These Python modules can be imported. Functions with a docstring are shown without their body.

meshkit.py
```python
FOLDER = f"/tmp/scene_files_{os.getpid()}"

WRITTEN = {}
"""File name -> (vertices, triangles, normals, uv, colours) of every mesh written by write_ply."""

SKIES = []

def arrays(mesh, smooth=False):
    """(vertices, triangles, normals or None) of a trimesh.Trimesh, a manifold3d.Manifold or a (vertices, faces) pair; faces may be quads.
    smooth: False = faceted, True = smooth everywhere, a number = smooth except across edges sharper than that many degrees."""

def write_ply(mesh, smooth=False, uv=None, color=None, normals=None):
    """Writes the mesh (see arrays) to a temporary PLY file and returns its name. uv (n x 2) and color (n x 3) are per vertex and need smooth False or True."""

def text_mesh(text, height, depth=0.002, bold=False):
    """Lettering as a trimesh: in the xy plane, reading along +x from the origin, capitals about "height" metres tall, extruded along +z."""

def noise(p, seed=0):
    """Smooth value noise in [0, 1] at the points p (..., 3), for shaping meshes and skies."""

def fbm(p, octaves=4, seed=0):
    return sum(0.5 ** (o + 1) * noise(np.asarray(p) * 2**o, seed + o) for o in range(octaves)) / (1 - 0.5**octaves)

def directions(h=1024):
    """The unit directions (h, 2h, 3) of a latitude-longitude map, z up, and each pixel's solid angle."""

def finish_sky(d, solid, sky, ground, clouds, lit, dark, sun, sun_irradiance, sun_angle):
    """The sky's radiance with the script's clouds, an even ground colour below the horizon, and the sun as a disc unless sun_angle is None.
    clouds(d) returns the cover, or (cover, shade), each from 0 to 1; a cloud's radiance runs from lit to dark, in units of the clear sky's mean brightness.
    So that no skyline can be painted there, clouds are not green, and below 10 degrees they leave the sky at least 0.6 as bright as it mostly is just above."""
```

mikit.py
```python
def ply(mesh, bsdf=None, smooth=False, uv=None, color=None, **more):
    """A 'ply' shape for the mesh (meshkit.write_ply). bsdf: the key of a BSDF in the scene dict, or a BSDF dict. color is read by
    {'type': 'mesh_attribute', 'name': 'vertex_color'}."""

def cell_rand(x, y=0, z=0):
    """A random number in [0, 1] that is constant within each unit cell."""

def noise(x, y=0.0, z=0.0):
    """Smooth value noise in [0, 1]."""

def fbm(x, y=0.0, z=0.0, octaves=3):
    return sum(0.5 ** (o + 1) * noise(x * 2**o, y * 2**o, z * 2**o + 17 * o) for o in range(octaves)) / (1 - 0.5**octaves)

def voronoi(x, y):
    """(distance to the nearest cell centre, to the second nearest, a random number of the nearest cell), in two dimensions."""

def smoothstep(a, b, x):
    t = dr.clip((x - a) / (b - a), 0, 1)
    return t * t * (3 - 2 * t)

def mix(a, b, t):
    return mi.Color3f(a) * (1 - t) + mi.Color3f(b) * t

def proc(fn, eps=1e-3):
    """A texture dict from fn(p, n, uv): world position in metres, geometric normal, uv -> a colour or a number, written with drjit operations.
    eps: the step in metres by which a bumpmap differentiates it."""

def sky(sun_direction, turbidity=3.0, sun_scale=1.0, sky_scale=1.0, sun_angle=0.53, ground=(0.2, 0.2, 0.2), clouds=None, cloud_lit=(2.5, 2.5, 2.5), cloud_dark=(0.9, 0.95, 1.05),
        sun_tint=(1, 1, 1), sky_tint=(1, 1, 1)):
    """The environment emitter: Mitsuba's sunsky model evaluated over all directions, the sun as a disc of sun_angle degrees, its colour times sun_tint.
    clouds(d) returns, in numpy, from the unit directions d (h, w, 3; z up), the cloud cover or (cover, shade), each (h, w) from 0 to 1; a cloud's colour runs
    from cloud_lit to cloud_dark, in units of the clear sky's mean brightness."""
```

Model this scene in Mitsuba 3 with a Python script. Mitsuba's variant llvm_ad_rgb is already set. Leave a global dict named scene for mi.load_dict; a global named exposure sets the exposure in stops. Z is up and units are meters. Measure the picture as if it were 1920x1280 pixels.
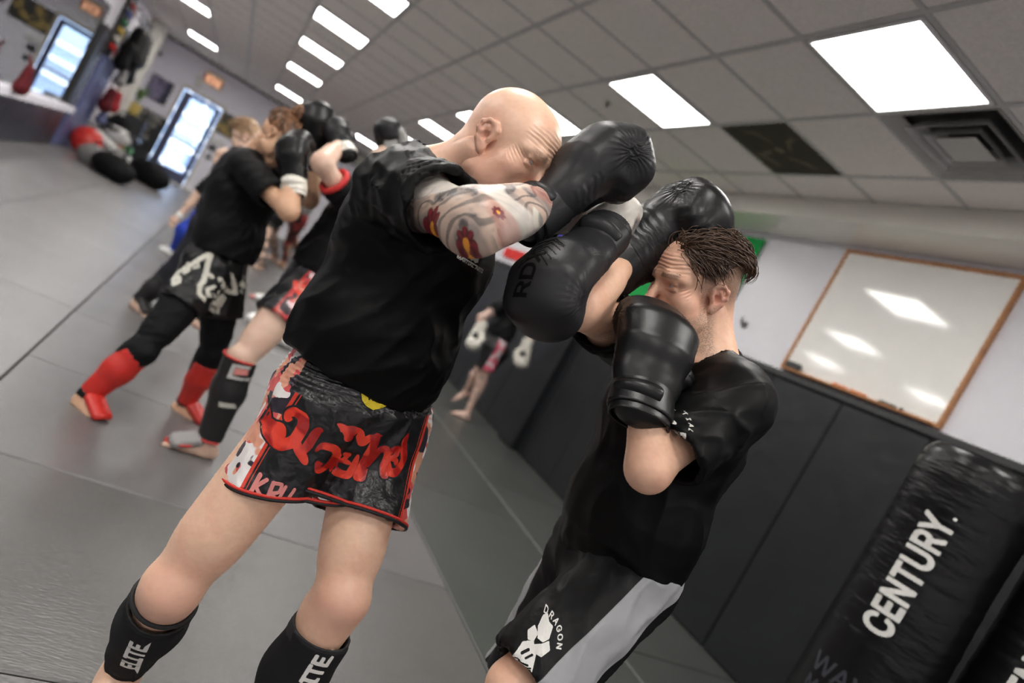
import math, random
import numpy as np
import trimesh
import drjit as dr
import mitsuba as mi
import shapely.geometry as sg
from shapely import affinity
from shapely.ops import unary_union
from scipy.spatial import cKDTree
import mikit, meshkit

# ------------------------------------------------------------------ camera, light, exposure
scene, labels = {}, {}
exposure = 1.36
FPX = 1252.125
YAW, PITCH, ROLL = math.radians(26.1277), math.radians(-2.358), math.radians(28.9719)
EYE = np.array([0.0, 0.0, 1.3])
c_f = np.array([math.sin(YAW) * math.cos(PITCH), math.cos(YAW) * math.cos(PITCH), math.sin(PITCH)])
_r = np.array([math.cos(YAW), -math.sin(YAW), 0.0])
_u = np.cross(_r, c_f)
c_r = math.cos(ROLL) * _r + math.sin(ROLL) * _u
c_u = -math.sin(ROLL) * _r + math.cos(ROLL) * _u
T = mi.ScalarTransform4f
scene['camera'] = {'type': 'thinlens', 'fov': 2 * math.degrees(math.atan(960 / FPX)), 'fov_axis': 'x', 'near_clip': 0.05, 'far_clip': 200.0,
                   'aperture_radius': 0.0068, 'focus_distance': 1.42,
                   'to_world': T().look_at(origin=EYE.tolist(), target=(EYE + c_f).tolist(), up=c_u.tolist())}
scene['sky_light'] = {'type': 'constant', 'radiance': {'type': 'rgb', 'value': [2.1, 2.45, 3.0]}, 'sampling_weight': 1.0}
LAMP = [9.0, 8.75, 8.3]          # radiance of the ceiling panels


def ray(x, y):
    return c_f + c_r * (x - 960) / FPX - c_u * (y - 640) / FPX


def P(x, y, d):
    return EYE + ray(x, y) * d


def at_x(x, y, X):
    v = ray(x, y); return EYE + v * (X / v[0])


def at_y(x, y, Y):
    v = ray(x, y); return EYE + v * (Y / v[1])


def at_z(x, y, Z):
    v = ray(x, y); return EYE + v * ((Z - 1.3) / v[2])


# ------------------------------------------------------------------ scene helpers
def numbered(key):
    if key not in scene and key not in labels and not any(k.startswith(key + '__') for k in list(scene) + list(labels)):
        return key
    i = 1
    while True:
        k = f'{key}_{i:03d}'
        if k not in scene and k not in labels and not any(q.startswith(k + '__') for q in scene):
            return k
        i += 1


def obj(name, mesh, bsdf, parent=None, smooth=False, label=None, cat=None, group=None, kind=None, **more):
    key = numbered(name if parent is None else parent + '__' + name)
    scene[key] = dict(mesh, **more) if isinstance(mesh, dict) else mikit.ply(mesh, bsdf, smooth=smooth, **more)
    if isinstance(mesh, dict) and bsdf is not None:
        scene[key]['bsdf'] = {'type': 'ref', 'id': bsdf}
    tag(key, label, cat, group, kind)
    return key


def tag(key, label=None, cat=None, group=None, kind=None):
    e = {k: v for k, v in (('label', label), ('category', cat), ('group', group), ('kind', kind)) if v}
    if e:
        labels.setdefault(key, {}).update(e)


def thing(name, label, cat, group=None, kind=None):
    key = numbered(name)
    labels[key] = {}
    tag(key, label, cat, group, kind)
    return key


def box(x0, x1, y0, y1, z0, z1, b=0.0):
    """a box, its edges chamfered by b"""
    if b <= 0:
        m = trimesh.creation.box([x1 - x0, y1 - y0, z1 - z0]); m.apply_translation([(x0 + x1) / 2, (y0 + y1) / 2, (z0 + z1) / 2]); return m
    b = min(b, .49 * (x1 - x0), .49 * (y1 - y0), .49 * (z1 - z0))
    pts = []
    for sx in (0, 1):
        for sy in (0, 1):
            for sz in (0, 1):
                c = np.array([(x0, x1)[sx], (y0, y1)[sy], (z0, z1)[sz]], float)
                d = np.array([1 - 2 * sx, 1 - 2 * sy, 1 - 2 * sz]) * b
                for k in range(3):
                    q = c + d; q[k] = c[k]; pts.append(q)
    return trimesh.convex.convex_hull(np.array(pts))


def cat_mesh(ms):
    return trimesh.util.concatenate(ms)


def tube(pts, r, n=10, closed=False, cap=True):
    """a tube along points, r a number or one per point"""
    pts = np.asarray(pts, float); N = len(pts); r = np.broadcast_to(np.asarray(r, float), (N,))
    t = np.gradient(pts, axis=0) if not closed else np.roll(pts, -1, 0) - np.roll(pts, 1, 0)
    t /= np.linalg.norm(t, axis=1, keepdims=True) + 1e-12
    nrm = np.cross(t[0], [0, 0, 1.0]);
    if np.linalg.norm(nrm) < .1: nrm = np.cross(t[0], [1.0, 0, 0])
    nrm /= np.linalg.norm(nrm); rings = []
    a = np.arange(n) * 2 * np.pi / n
    for i in range(N):
        nrm = nrm - t[i] * (nrm @ t[i]); nrm /= np.linalg.norm(nrm) + 1e-12
        bi = np.cross(t[i], nrm)
        rings.append(pts[i] + r[i] * (np.cos(a)[:, None] * nrm + np.sin(a)[:, None] * bi))
    v = np.vstack(rings); f = []
    for i in range(N if closed else N - 1):
        j = (i + 1) % N
        for k in range(n):
            m = (k + 1) % n
            f += [[i * n + k, i * n + m, j * n + m], [i * n + k, j * n + m, j * n + k]]
    if cap and not closed:
        v = np.vstack([v, pts[0], pts[-1]])
        for k in range(n):
            m = (k + 1) % n
            f += [[len(v) - 2, m, k], [len(v) - 1, (N - 1) * n + k, (N - 1) * n + m]]
    return trimesh.Trimesh(v, f, process=False)


def lathe(profile, n=24, origin=(0, 0, 0)):
    m = trimesh.creation.revolve(np.asarray(profile, float), sections=n); m.apply_translation(origin); return m


def extrude(poly, h):
    gs = [g for g in getattr(poly, 'geoms', [poly]) if g.area > 1e-10]
    return cat_mesh([trimesh.creation.extrude_polygon(g, h, engine='earcut') for g in gs])


def frame_mat(o, x, y, z):
    m = np.eye(4); m[:3, 0], m[:3, 1], m[:3, 2], m[:3, 3] = x, y, z, o; return m


def unit(v):
    v = np.asarray(v, float); return v / np.linalg.norm(v)


# ------------------------------------------------------------------ bsdfs
def bsdf(key, color, rough=.5, spec=.5, **more):
    c = color if isinstance(color, dict) else {'type': 'rgb', 'value': list(color)}
    d = {'type': 'principled', 'base_color': c, 'roughness': rough, 'specular': spec}
    d.update(more)
    scene[key] = {'type': 'twosided', 'b': d}
    return key


def bumped(key, color, fn, scale, rough=.5, spec=.5, eps=1e-3, **more):
    c = color if isinstance(color, dict) else {'type': 'rgb', 'value': list(color)}
    d = {'type': 'principled', 'base_color': c, 'roughness': rough, 'specular': spec}
    d.update(more)
    scene[key] = {'type': 'twosided', 'b': {'type': 'bumpmap', 'arbitrary': mikit.proc(fn, eps), 'scale': scale, 'b': d}}
    return key

# ------------------------------------------------------------------ implicit modelling: a list of parts -> one smooth surface
def cap(a, b, ra, rb=None, k=.02, flat=None, fr=1.0, op='+'):
    """tapered capsule; flat: an axis along which it is fr times as wide"""
    return dict(t='cap', a=np.asarray(a, float), b=np.asarray(b, float), ra=ra, rb=ra if rb is None else rb, k=k, flat=None if flat is None else unit(flat), fr=fr, op=op)


def ell(c, r, R=None, k=.02, op='+'):
    r = np.broadcast_to(np.asarray(r, float), (3,))
    return dict(t='ell', c=np.asarray(c, float), r=r, R=np.eye(3) if R is None else np.asarray(R, float), k=k, op=op)


def cyl(a, b, r, r2=None, k=.004, op='+'):
    """a flat-ended (tapering) cylinder"""
    return dict(t='cyl', a=np.asarray(a, float), b=np.asarray(b, float), ra=r, rb=r if r2 is None else r2, k=k, op=op)


def pln(o, n, op='&', k=.004):
    """keeps what lies behind the plane (on the side opposite to n)"""
    return dict(t='pln', o=np.asarray(o, float), n=unit(n), op=op, k=k)


def moved(parts, M):
    """the parts under a rigid (or evenly scaled) 4x4 matrix"""
    A, t = M[:3, :3], M[:3, 3]; s = np.cbrt(abs(np.linalg.det(A))); R = A / s; out = []
    for p in parts:
        q = dict(p)
        if p['t'] == 'cyl':
            q.update(a=A @ p['a'] + t, b=A @ p['b'] + t, ra=p['ra'] * s, rb=p['rb'] * s)
        elif p['t'] == 'cap':
            q.update(a=A @ p['a'] + t, b=A @ p['b'] + t, ra=p['ra'] * s, rb=p['rb'] * s, k=p['k'] * s, flat=None if p['flat'] is None else R @ p['flat'])
        elif p['t'] == 'ell':
            q.update(c=A @ p['c'] + t, r=p['r'] * s, R=R @ p['R'], k=p['k'] * s)
        else:
            q.update(o=A @ p['o'] + t, n=R @ p['n'])
        out.append(q)
    return out


def grown(parts, g):
    out = []
    for p in parts:
        q = dict(p)
        if p['t'] == 'cap': q.update(ra=p['ra'] + g, rb=p['rb'] + g)
        elif p['t'] == 'ell': q.update(r=p['r'] + g)
        out.append(q)
    return out


def prim_d(p, x):
    if p['t'] == 'cap':
        a, ba = p['a'].astype('f4'), (p['b'] - p['a']).astype('f4')
        q = x - a; L = max(float(ba @ ba), 1e-9)
        t = np.clip(q @ ba / L, 0, 1)
        q = q - t[..., None] * ba
        r = p['ra'] + (p['rb'] - p['ra']) * t
        if p['flat'] is not None:
            s = p['flat'].astype('f4'); qs = q @ s
            q = q + (qs * (1 / p['fr'] - 1))[..., None] * s
            return (np.sqrt((q * q).sum(-1)) - r) * min(1.0, .5 + .5 * p['fr'])
        return np.sqrt((q * q).sum(-1)) - r
    if p['t'] == 'cyl':
        a, ba = p['a'].astype('f4'), (p['b'] - p['a']).astype('f4'); L = float(np.sqrt(ba @ ba)); u = ba / L
        q = x - a; h = q @ u; r = np.sqrt(np.maximum((q * q).sum(-1) - h * h, 0))
        return np.maximum(r - (p['ra'] + (p['rb'] - p['ra']) * np.clip(h / L, 0, 1)), np.abs(h - L / 2) - L / 2)
    if p['t'] == 'ell':
        q = (x - p['c'].astype('f4')) @ p['R'].astype('f4')
        r = p['r'].astype('f4')
        k0 = np.sqrt(((q / r) ** 2).sum(-1)); k1 = np.sqrt(((q / (r * r)) ** 2).sum(-1))
        return k0 * (k0 - 1) / (k1 + 1e-6)
    return (x - p['o'].astype('f4')) @ p['n'].astype('f4')


def prim_box(p):
    if p['t'] == 'cap':
        r = max(p['ra'], p['rb']) * max(1, p['fr']); return np.minimum(p['a'], p['b']) - r, np.maximum(p['a'], p['b']) + r
    if p['t'] == 'cyl':
        r = max(p['ra'], p['rb']); return np.minimum(p['a'], p['b']) - r, np.maximum(p['a'], p['b']) + r
    if p['t'] == 'ell':
        e = np.sqrt(((p['R'] * p['r']) ** 2).sum(1)); return p['c'] - e, p['c'] + e
    return None


def field_at(parts, x):
    """signed distance of the union at the points x (n,3)"""
    x = np.asarray(x, 'f4'); d = np.full(x.shape[:-1], 1.0, 'f4')
    for p in parts:
        e = prim_d(p, x); d = comb(d, e, p)
    return d


def comb(d, e, p):
    k = p['k']
    if p['op'] == '+':
        h = np.maximum(k - np.abs(d - e), 0) / k; return np.minimum(d, e) - h * h * k * .25
    if p['op'] == '-': e = -e
    h = np.maximum(k - np.abs(d - e), 0) / k
    return np.maximum(d, e) + h * h * k * .25


def surface(parts, step, extra=None, smooth=1, minus=None):
    """the mesh of the parts' union on a grid of the given step; minus: parts cut out of the finished union"""
    bs = [prim_box(p) for p in parts if p['op'] == '+']
    lo = np.min([b[0] for b in bs], 0) - 3 * step - .01; hi = np.max([b[1] for b in bs], 0) + 3 * step + .01
    n = np.ceil((hi - lo) / step).astype(int) + 1
    ax = [(lo[i] + step * np.arange(n[i])).astype('f4') for i in range(3)]
    D = np.full(tuple(n), .5, 'f4')

    def run(D, parts):
        for p in parts:
            b = prim_box(p)
            m = max(3 * step, p['k'] * 1.1) + .004
            if b is None or p['op'] == '&':
                i0, i1 = np.zeros(3, int), n
            else:
                i0 = np.clip(np.floor((b[0] - m - lo) / step).astype(int), 0, n); i1 = np.clip(np.ceil((b[1] + m - lo) / step).astype(int) + 1, 0, n)
            if np.any(i1 <= i0): continue
            sl = tuple(slice(i0[k], i1[k]) for k in range(3))
            x = np.stack(np.meshgrid(*[ax[k][sl[k]] for k in range(3)], indexing='ij'), -1)
            D[sl] = comb(D[sl], prim_d(p, x), p)
        return D
    D = run(D, parts)
    if minus is not None:
        E = run(np.full(tuple(n), .5, 'f4'), minus); D = np.maximum(D, -E)
    v, f = nets(D); v = lo + v * step
    m = trimesh.Trimesh(v, f, process=False)
    if smooth: m = relaxed(m, 2 * smooth)
    return m


def nets(D):
    """naive surface nets"""
    S = D < 0
    n = np.array(D.shape)
    c = [S[i:n[0] - 1 + i, j:n[1] - 1 + j, k:n[2] - 1 + k] for i in (0, 1) for j in (0, 1) for k in (0, 1)]
    cnt = np.zeros(c[0].shape, np.int8)
    for a in c: cnt += a
    act = (cnt > 0) & (cnt < 8)
    I = np.argwhere(act)
    idx = np.full(act.shape, -1, np.int64); idx[act] = np.arange(len(I))
    off = np.array([(i, j, k) for i in (0, 1) for j in (0, 1) for k in (0, 1)])
    val = np.stack([D[I[:, 0] + o[0], I[:, 1] + o[1], I[:, 2] + o[2]] for o in off], 1)
    acc = np.zeros((len(I), 3)); num = np.zeros(len(I))
    for a in range(8):
        for b in range(a + 1, 8):
            if np.abs(off[a] - off[b]).sum() != 1: continue
            x = (val[:, a] < 0) != (val[:, b] < 0)
            t = np.where(x, val[:, a] / np.where(x, val[:, a] - val[:, b], 1), 0)
            acc += np.where(x[:, None], off[a] + t[:, None] * (off[b] - off[a]), 0); num += x
    v = I + acc / num[:, None]
    F = []
    for ax in range(3):
        o1, o2 = [(1, 2), (2, 0), (0, 1)][ax]
        sl0 = [slice(None)] * 3; sl1 = [slice(None)] * 3
        sl0[ax] = slice(0, -1); sl1[ax] = slice(1, None)
        A, B = S[tuple(sl0)], S[tuple(sl1)]
        E = np.argwhere(A != B)
        ok = (E[:, o1] > 0) & (E[:, o2] > 0) & (E[:, o1] < n[o1] - 1) & (E[:, o2] < n[o2] - 1)
        E = E[ok]
        flip = A[tuple(E.T)]
        def g(d1, d2):
            q = E.copy(); q[:, o1] -= d1; q[:, o2] -= d2; return idx[tuple(q.T)]
        q = np.stack([g(1, 1), g(0, 1), g(0, 0), g(1, 0)], 1)
        q[~flip] = q[~flip][:, ::-1]
        F.append(q)
    q = np.vstack(F); q = q[(q >= 0).all(1)]
    return v, np.vstack([q[:, [0, 1, 2]], q[:, [0, 2, 3]]])


def displaced(m, fn, smooth=0):
    """moves the vertices along their normals by fn(points, normals) metres"""
    n = vnormals(m); m = trimesh.Trimesh(m.vertices + n * np.asarray(fn(m.vertices, n))[:, None], m.faces, process=False)
    return relaxed(m, smooth) if smooth else m


def relaxed(m, n):
    """n rounds of smoothing that keep the volume"""
    from scipy.sparse import coo_matrix, diags
    f = np.asarray(m.faces); v = np.array(m.vertices); N = len(v)
    i = np.r_[f[:, 0], f[:, 1], f[:, 2]]; j = np.r_[f[:, 1], f[:, 2], f[:, 0]]
    W = coo_matrix((np.ones(2 * len(i)), (np.r_[i, j], np.r_[j, i])), shape=(N, N)).tocsr(); W.data[:] = 1
    W = diags(1 / np.maximum(np.asarray(W.sum(1)).ravel(), 1)) @ W
    for _ in range(n):
        v = v + .5 * (W @ v - v); v = v - .52 * (W @ v - v)
    return trimesh.Trimesh(v, f, process=False)


def vnormals(m):
    v, f = np.asarray(m.vertices), np.asarray(m.faces)
    fn = np.cross(v[f[:, 1]] - v[f[:, 0]], v[f[:, 2]] - v[f[:, 0]]); n = np.zeros_like(v)
    for k in range(3): np.add.at(n, f[:, k], fn)
    return n / (np.linalg.norm(n, axis=1, keepdims=True) + 1e-20)


def folds(axis, scale, stretch, seed=0, sharp=2.0):
    """a function of points: ridges that run along axis"""
    axis = unit(axis)
    def fn(p):
        a = p @ axis; q = (p - a[:, None] * axis) * scale + (a * scale / stretch)[:, None] * axis
        q = q + .6 * (meshkit.fbm(p * scale * .35, 2, seed + 5)[:, None] - .5)
        r = 1 - np.abs(2 * meshkit.fbm(q, 2, seed) - 1) * 1.6
        return np.clip(r, 0, 1) ** sharp - .35
    return fn


def hit(mesh, o, d):
    """first hit distance of parallel rays on a mesh (inf where none)"""
    v, f = np.asarray(mesh.vertices), np.asarray(mesh.faces)
    d = unit(d); e1 = unit(np.cross(d, [.31, .52, .79])); e2 = np.cross(d, e1)
    n = np.cross(v[f[:, 1]] - v[f[:, 0]], v[f[:, 2]] - v[f[:, 0]]); f = f[n @ d < 0]
    P2 = np.stack([v @ e1, v @ e2], 1); w = v @ d; o = np.atleast_2d(o); O2 = np.stack([o @ e1, o @ e2], 1); ow = o @ d
    k = min(32, len(f)); idx = cKDTree(P2[f].mean(1)).query(O2, k=k)[1]
    t = f[idx]; a, b, c = P2[t[..., 0]], P2[t[..., 1]], P2[t[..., 2]]; q = O2[:, None]
    x2 = lambda s, r: s[..., 0] * r[..., 1] - s[..., 1] * r[..., 0]
    A = x2(b - a, c - a); A = np.where(np.abs(A) < 1e-16, 1e-16, A)
    u, g = x2(q - a, c - a) / A, x2(b - a, q - a) / A
    h = w[t[..., 0]] + u * (w[t[..., 1]] - w[t[..., 0]]) + g * (w[t[..., 2]] - w[t[..., 0]]) - ow[:, None]
    return np.where((u >= -1e-5) & (g >= -1e-5) & (u + g <= 1 + 1e-5) & (h > 0), h, np.inf).min(1)


def polys_of(text, height, bold=True):
    """lettering as a flat shapely shape (from meshkit's mesh), starting at the origin"""
    m = meshkit.text_mesh(text, height, .002, bold=bold)
    top = np.asarray(m.vertices)[np.asarray(m.faces)]
    n = np.cross(top[:, 1] - top[:, 0], top[:, 2] - top[:, 0]); keep = n[:, 2] > 1e-12
    return unary_union([sg.Polygon(t[:, :2]).buffer(1e-6) for t in top[keep]])


def decal(shape, mesh, o, ex, ey, lift=.0012, thick=.0012, maxe=.008, back=.15, bend=None):
    """a flat print laid on a mesh: shape in metres, origin o, its x along ex and y along ey, cast along -ex x ey"""
    ex = unit(ex); ey = unit(np.asarray(ey) - ex * (np.asarray(ey) @ ex)); ez = np.cross(ex, ey)
    x0, y0, x1, y1 = shape.bounds
    cells = []
    nx, ny = max(1, int(np.ceil((x1 - x0) / maxe))), max(1, int(np.ceil((y1 - y0) / maxe)))
    vs, fs = [], []
    for i in range(nx):
        for j in range(ny):
            c = sg.box(x0 + (x1 - x0) * i / nx, y0 + (y1 - y0) * j / ny, x0 + (x1 - x0) * (i + 1) / nx, y0 + (y1 - y0) * (j + 1) / ny).intersection(shape)
            for g in getattr(c, 'geoms', [c]):
                if g.geom_type != 'Polygon' or g.area < 1e-9: continue
                v, f = trimesh.creation.triangulate_polygon(g, engine='earcut')
                fs.append(f + sum(map(len, vs))); vs.append(v)
    v2 = np.vstack(vs); f = np.vstack(fs)
    keyv, inv = np.unique(np.round(v2, 5), axis=0, return_inverse=True); f = inv.reshape(-1)[f]
    f = f[(f[:, 0] != f[:, 1]) & (f[:, 1] != f[:, 2]) & (f[:, 0] != f[:, 2])]
    p2 = keyv
    if bend is not None: p2 = bend(p2)
    pts = np.asarray(o) + p2[:, :1] * ex + p2[:, 1:2] * ey + ez * back
    t = hit(mesh, pts, -ez)
    bad = ~np.isfinite(t); t[bad] = np.median(t[~bad]) if (~bad).any() else back
    f = f[~bad[f].any(1)]
    s = pts - ez * t[:, None]
    a = s + ez * lift
    cr = np.cross(a[f[:, 1]] - a[f[:, 0]], a[f[:, 2]] - a[f[:, 0]])
    fl = (cr @ ez) < 0; f[fl] = f[fl][:, ::-1]
    # rim: give the print a thickness
    e = np.vstack([f[:, [0, 1]], f[:, [1, 2]], f[:, [2, 0]]]); rev = set(map(tuple, e[:, ::-1])); rim = np.array([x for x in map(tuple, e) if x not in rev])
    n = len(a); b = a - ez * (thick + lift)
    w = np.vstack([[x, n + x, n + y] for x, y in rim] + [[x, n + y, y] for x, y in rim]) if len(rim) else np.zeros((0, 3), int)
    return trimesh.Trimesh(np.vstack([a, b]), np.vstack([f, w]), process=False)

# ------------------------------------------------------------------ the room
XL, XR, XP, Y0, Y1, ZC = -2.62, 3.71, 3.666, -3.0, 18.5, 3.02
nz, fb, ss = mikit.noise, mikit.fbm, mikit.smoothstep

bsdf('wall_paint', mikit.proc(lambda p, n, uv: mi.Color3f(.66, .65, .69) * (.96 + .08 * fb(p.x * 3, p.y * 3, p.z * 3))), .35, .5)
bsdf('back_paint', (.87, .85, .92), .5, .3)
bsdf('soffit_paint', (.66, .64, .58), .22, .6)
bumped('tile_face', mikit.proc(lambda p, n, uv: mi.Color3f(.82, .775, .74) * (.90 + .14 * fb(p.x * 90, p.y * 90, 0, 2))), lambda p, n, uv: fb(p.x * 160, p.y * 160, 0, 2), .0015, .9, .1, 2e-3)
bsdf('grid_white', (.50, .49, .48), .45, .4)
bsdf('lamp_frame', (.75, .75, .74), .4, .5)
bsdf('ceiling_void', (.04, .04, .04), .9, .1)


def mat_fn(c, s):
    return mikit.proc(lambda p, n, uv: mi.Color3f(*c) * (.86 + .20 * fb(p.x * 2.3 + s, p.y * 2.3, 0, 4) + .08 * nz(p.x * 160, p.y * 160)))


MATS = []
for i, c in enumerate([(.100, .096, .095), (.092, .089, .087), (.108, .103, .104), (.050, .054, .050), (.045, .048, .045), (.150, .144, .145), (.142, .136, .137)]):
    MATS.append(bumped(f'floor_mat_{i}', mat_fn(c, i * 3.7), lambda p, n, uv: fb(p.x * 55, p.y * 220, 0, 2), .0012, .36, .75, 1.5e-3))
bumped('pad_vinyl', mikit.proc(lambda p, n, uv: mi.Color3f(.0105, .0118, .0138) * (.8 + .4 * fb(p.y * 4, p.z * 4, 0))), lambda p, n, uv: fb(p.y * 7, p.z * 7, p.x * 7, 3), .006, .42, .34)
bsdf('pad_rim', (.030, .031, .033), .5, .4)
bsdf('black_plastic', (.015, .015, .016), .4, .5)
bsdf('white_plastic', (.72, .71, .68), .4, .5)
bsdf('navy_paint', (.075, .085, .16), .35, .5)
bsdf('navy_pad', (.10, .115, .24), .42, .5)
bsdf('dark_pad', (.028, .029, .04), .4, .5)

rnd = random.Random(5)
# floor: a sub-floor and interlocking mats
struct = lambda name, mesh, m, label: obj(name, mesh, m, label=label, kind='structure')
FLOOR = struct('floor', box(XL - .2, XR + .2, Y0 - .2, Y1 + .2, -.12, -.03), 'ceiling_void', 'grey martial arts mat floor made of large interlocking mats')
mats = []
for a in range(-2, 24):                      # the middle run, two metres wide
    mats.append((-.41, 1.64, 1.63 + 1.025 * (a - 1), 1.63 + 1.025 * a, 0))
for a in range(-1, 11):                      # two runs by the mirror; far-floor brightness is put into their paler colour
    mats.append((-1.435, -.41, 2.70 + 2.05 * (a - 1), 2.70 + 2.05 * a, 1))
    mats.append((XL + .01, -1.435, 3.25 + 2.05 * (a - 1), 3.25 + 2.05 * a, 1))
for a in range(-1, 11):                      # two dark runs by the padded wall
    mats.append((1.64, 2.675, 1.9 + 2.05 * (a - 1), 1.9 + 2.05 * a, 2))
    mats.append((2.675, XR - .01, 2.6 + 2.05 * (a - 1), 2.6 + 2.05 * a, 2))
for x0, x1, y0, y1, s in mats:
    y0, y1 = max(y0, Y0 + .02), min(y1, Y1 - .05)
    if y1 - y0 < .1: continue
    g = .0035
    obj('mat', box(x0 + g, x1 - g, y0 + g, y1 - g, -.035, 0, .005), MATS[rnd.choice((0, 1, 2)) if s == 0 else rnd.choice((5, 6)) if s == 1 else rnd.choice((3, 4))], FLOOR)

# walls
WR = struct('wall_right', box(XR, XR + .15, Y0, Y1, 0, ZC + .3), 'wall_paint', 'pale lavender wall with black padding, flags and a whiteboard')
WB = struct('wall_back', cat_mesh([box(XL, -1.72, Y1, Y1 + .15, 0, ZC + .3), box(-.78, XR, Y1, Y1 + .15, 0, ZC + .3), box(-1.72, -.78, Y1, Y1 + .15, 2.16, ZC + .3)]), 'back_paint', 'pale grey far wall with the glass door and exit sign')
WL = struct('wall_left', box(XL - .15, XL, Y0, Y1, 0, ZC + .3), 'back_paint', 'left wall with a long mirror above dark padding')
struct('wall_front', box(XL, XR, Y0 - .15, Y0, 0, ZC + .3), 'back_paint', 'pale wall behind the viewer')
struct('trim_1', box(3.34, XR, Y0, Y1, 2.862, ZC + .1, .004), 'soffit_paint', 'glossy cream soffit along the top of the padded wall')
struct('trim_2', box(XL, XR, Y1 - .05, Y1, 2.97, 3.02), 'black_plastic', 'dark edge strip where the far wall meets the ceiling')
struct('baseboard_back', box(XL, XR, Y1 - .12, Y1 + .0, 0.001, .05, .004), 'soffit_paint', 'cream threshold strip along the foot of the far wall')

# ceiling: grid, tiles, panels of light
CEIL = struct('ceiling', box(XL - .2, XR + .2, Y0 - .2, Y1 + .2, ZC + .12, ZC + .22), 'ceiling_void', 'dropped ceiling of square tiles in a metal grid')
GX = [1.805 + .61 * k for k in range(-7, 3)] + [3.34]
GX = [XL] + [x for x in GX if x > XL + .05]
GY = [2.58 + .61 * k for k in range(-9, 27)]; GY = [y for y in GY if Y0 < y < Y1]; GY = [Y0] + GY + [Y1]
lampx = [(-1.855, 'left'), (-.025, 'middle'), (1.805, 'right')]
lampy = {'left': [.445 - 1.83, .445, 2.275, 4.105, 5.935, 7.765, 9.595, 12.035, 15.695], 'middle': [.445 - 1.83, .445, 2.275, 4.105, 5.935, 7.765, 9.595, 12.035, 15.695],
         'right': [.445 - 1.83, .445, 2.275, 4.105, 5.935, 7.765, 9.595, 12.035, 15.695]}
LAMPS = [(x, y - .305, r, i) for x, r in lampx for i, y in enumerate(lampy[r])]
special = {(2.415, 1.97): 'vent', (2.415, 3.19): 'dark'}
far = []
pl = {}
gap = .014
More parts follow.
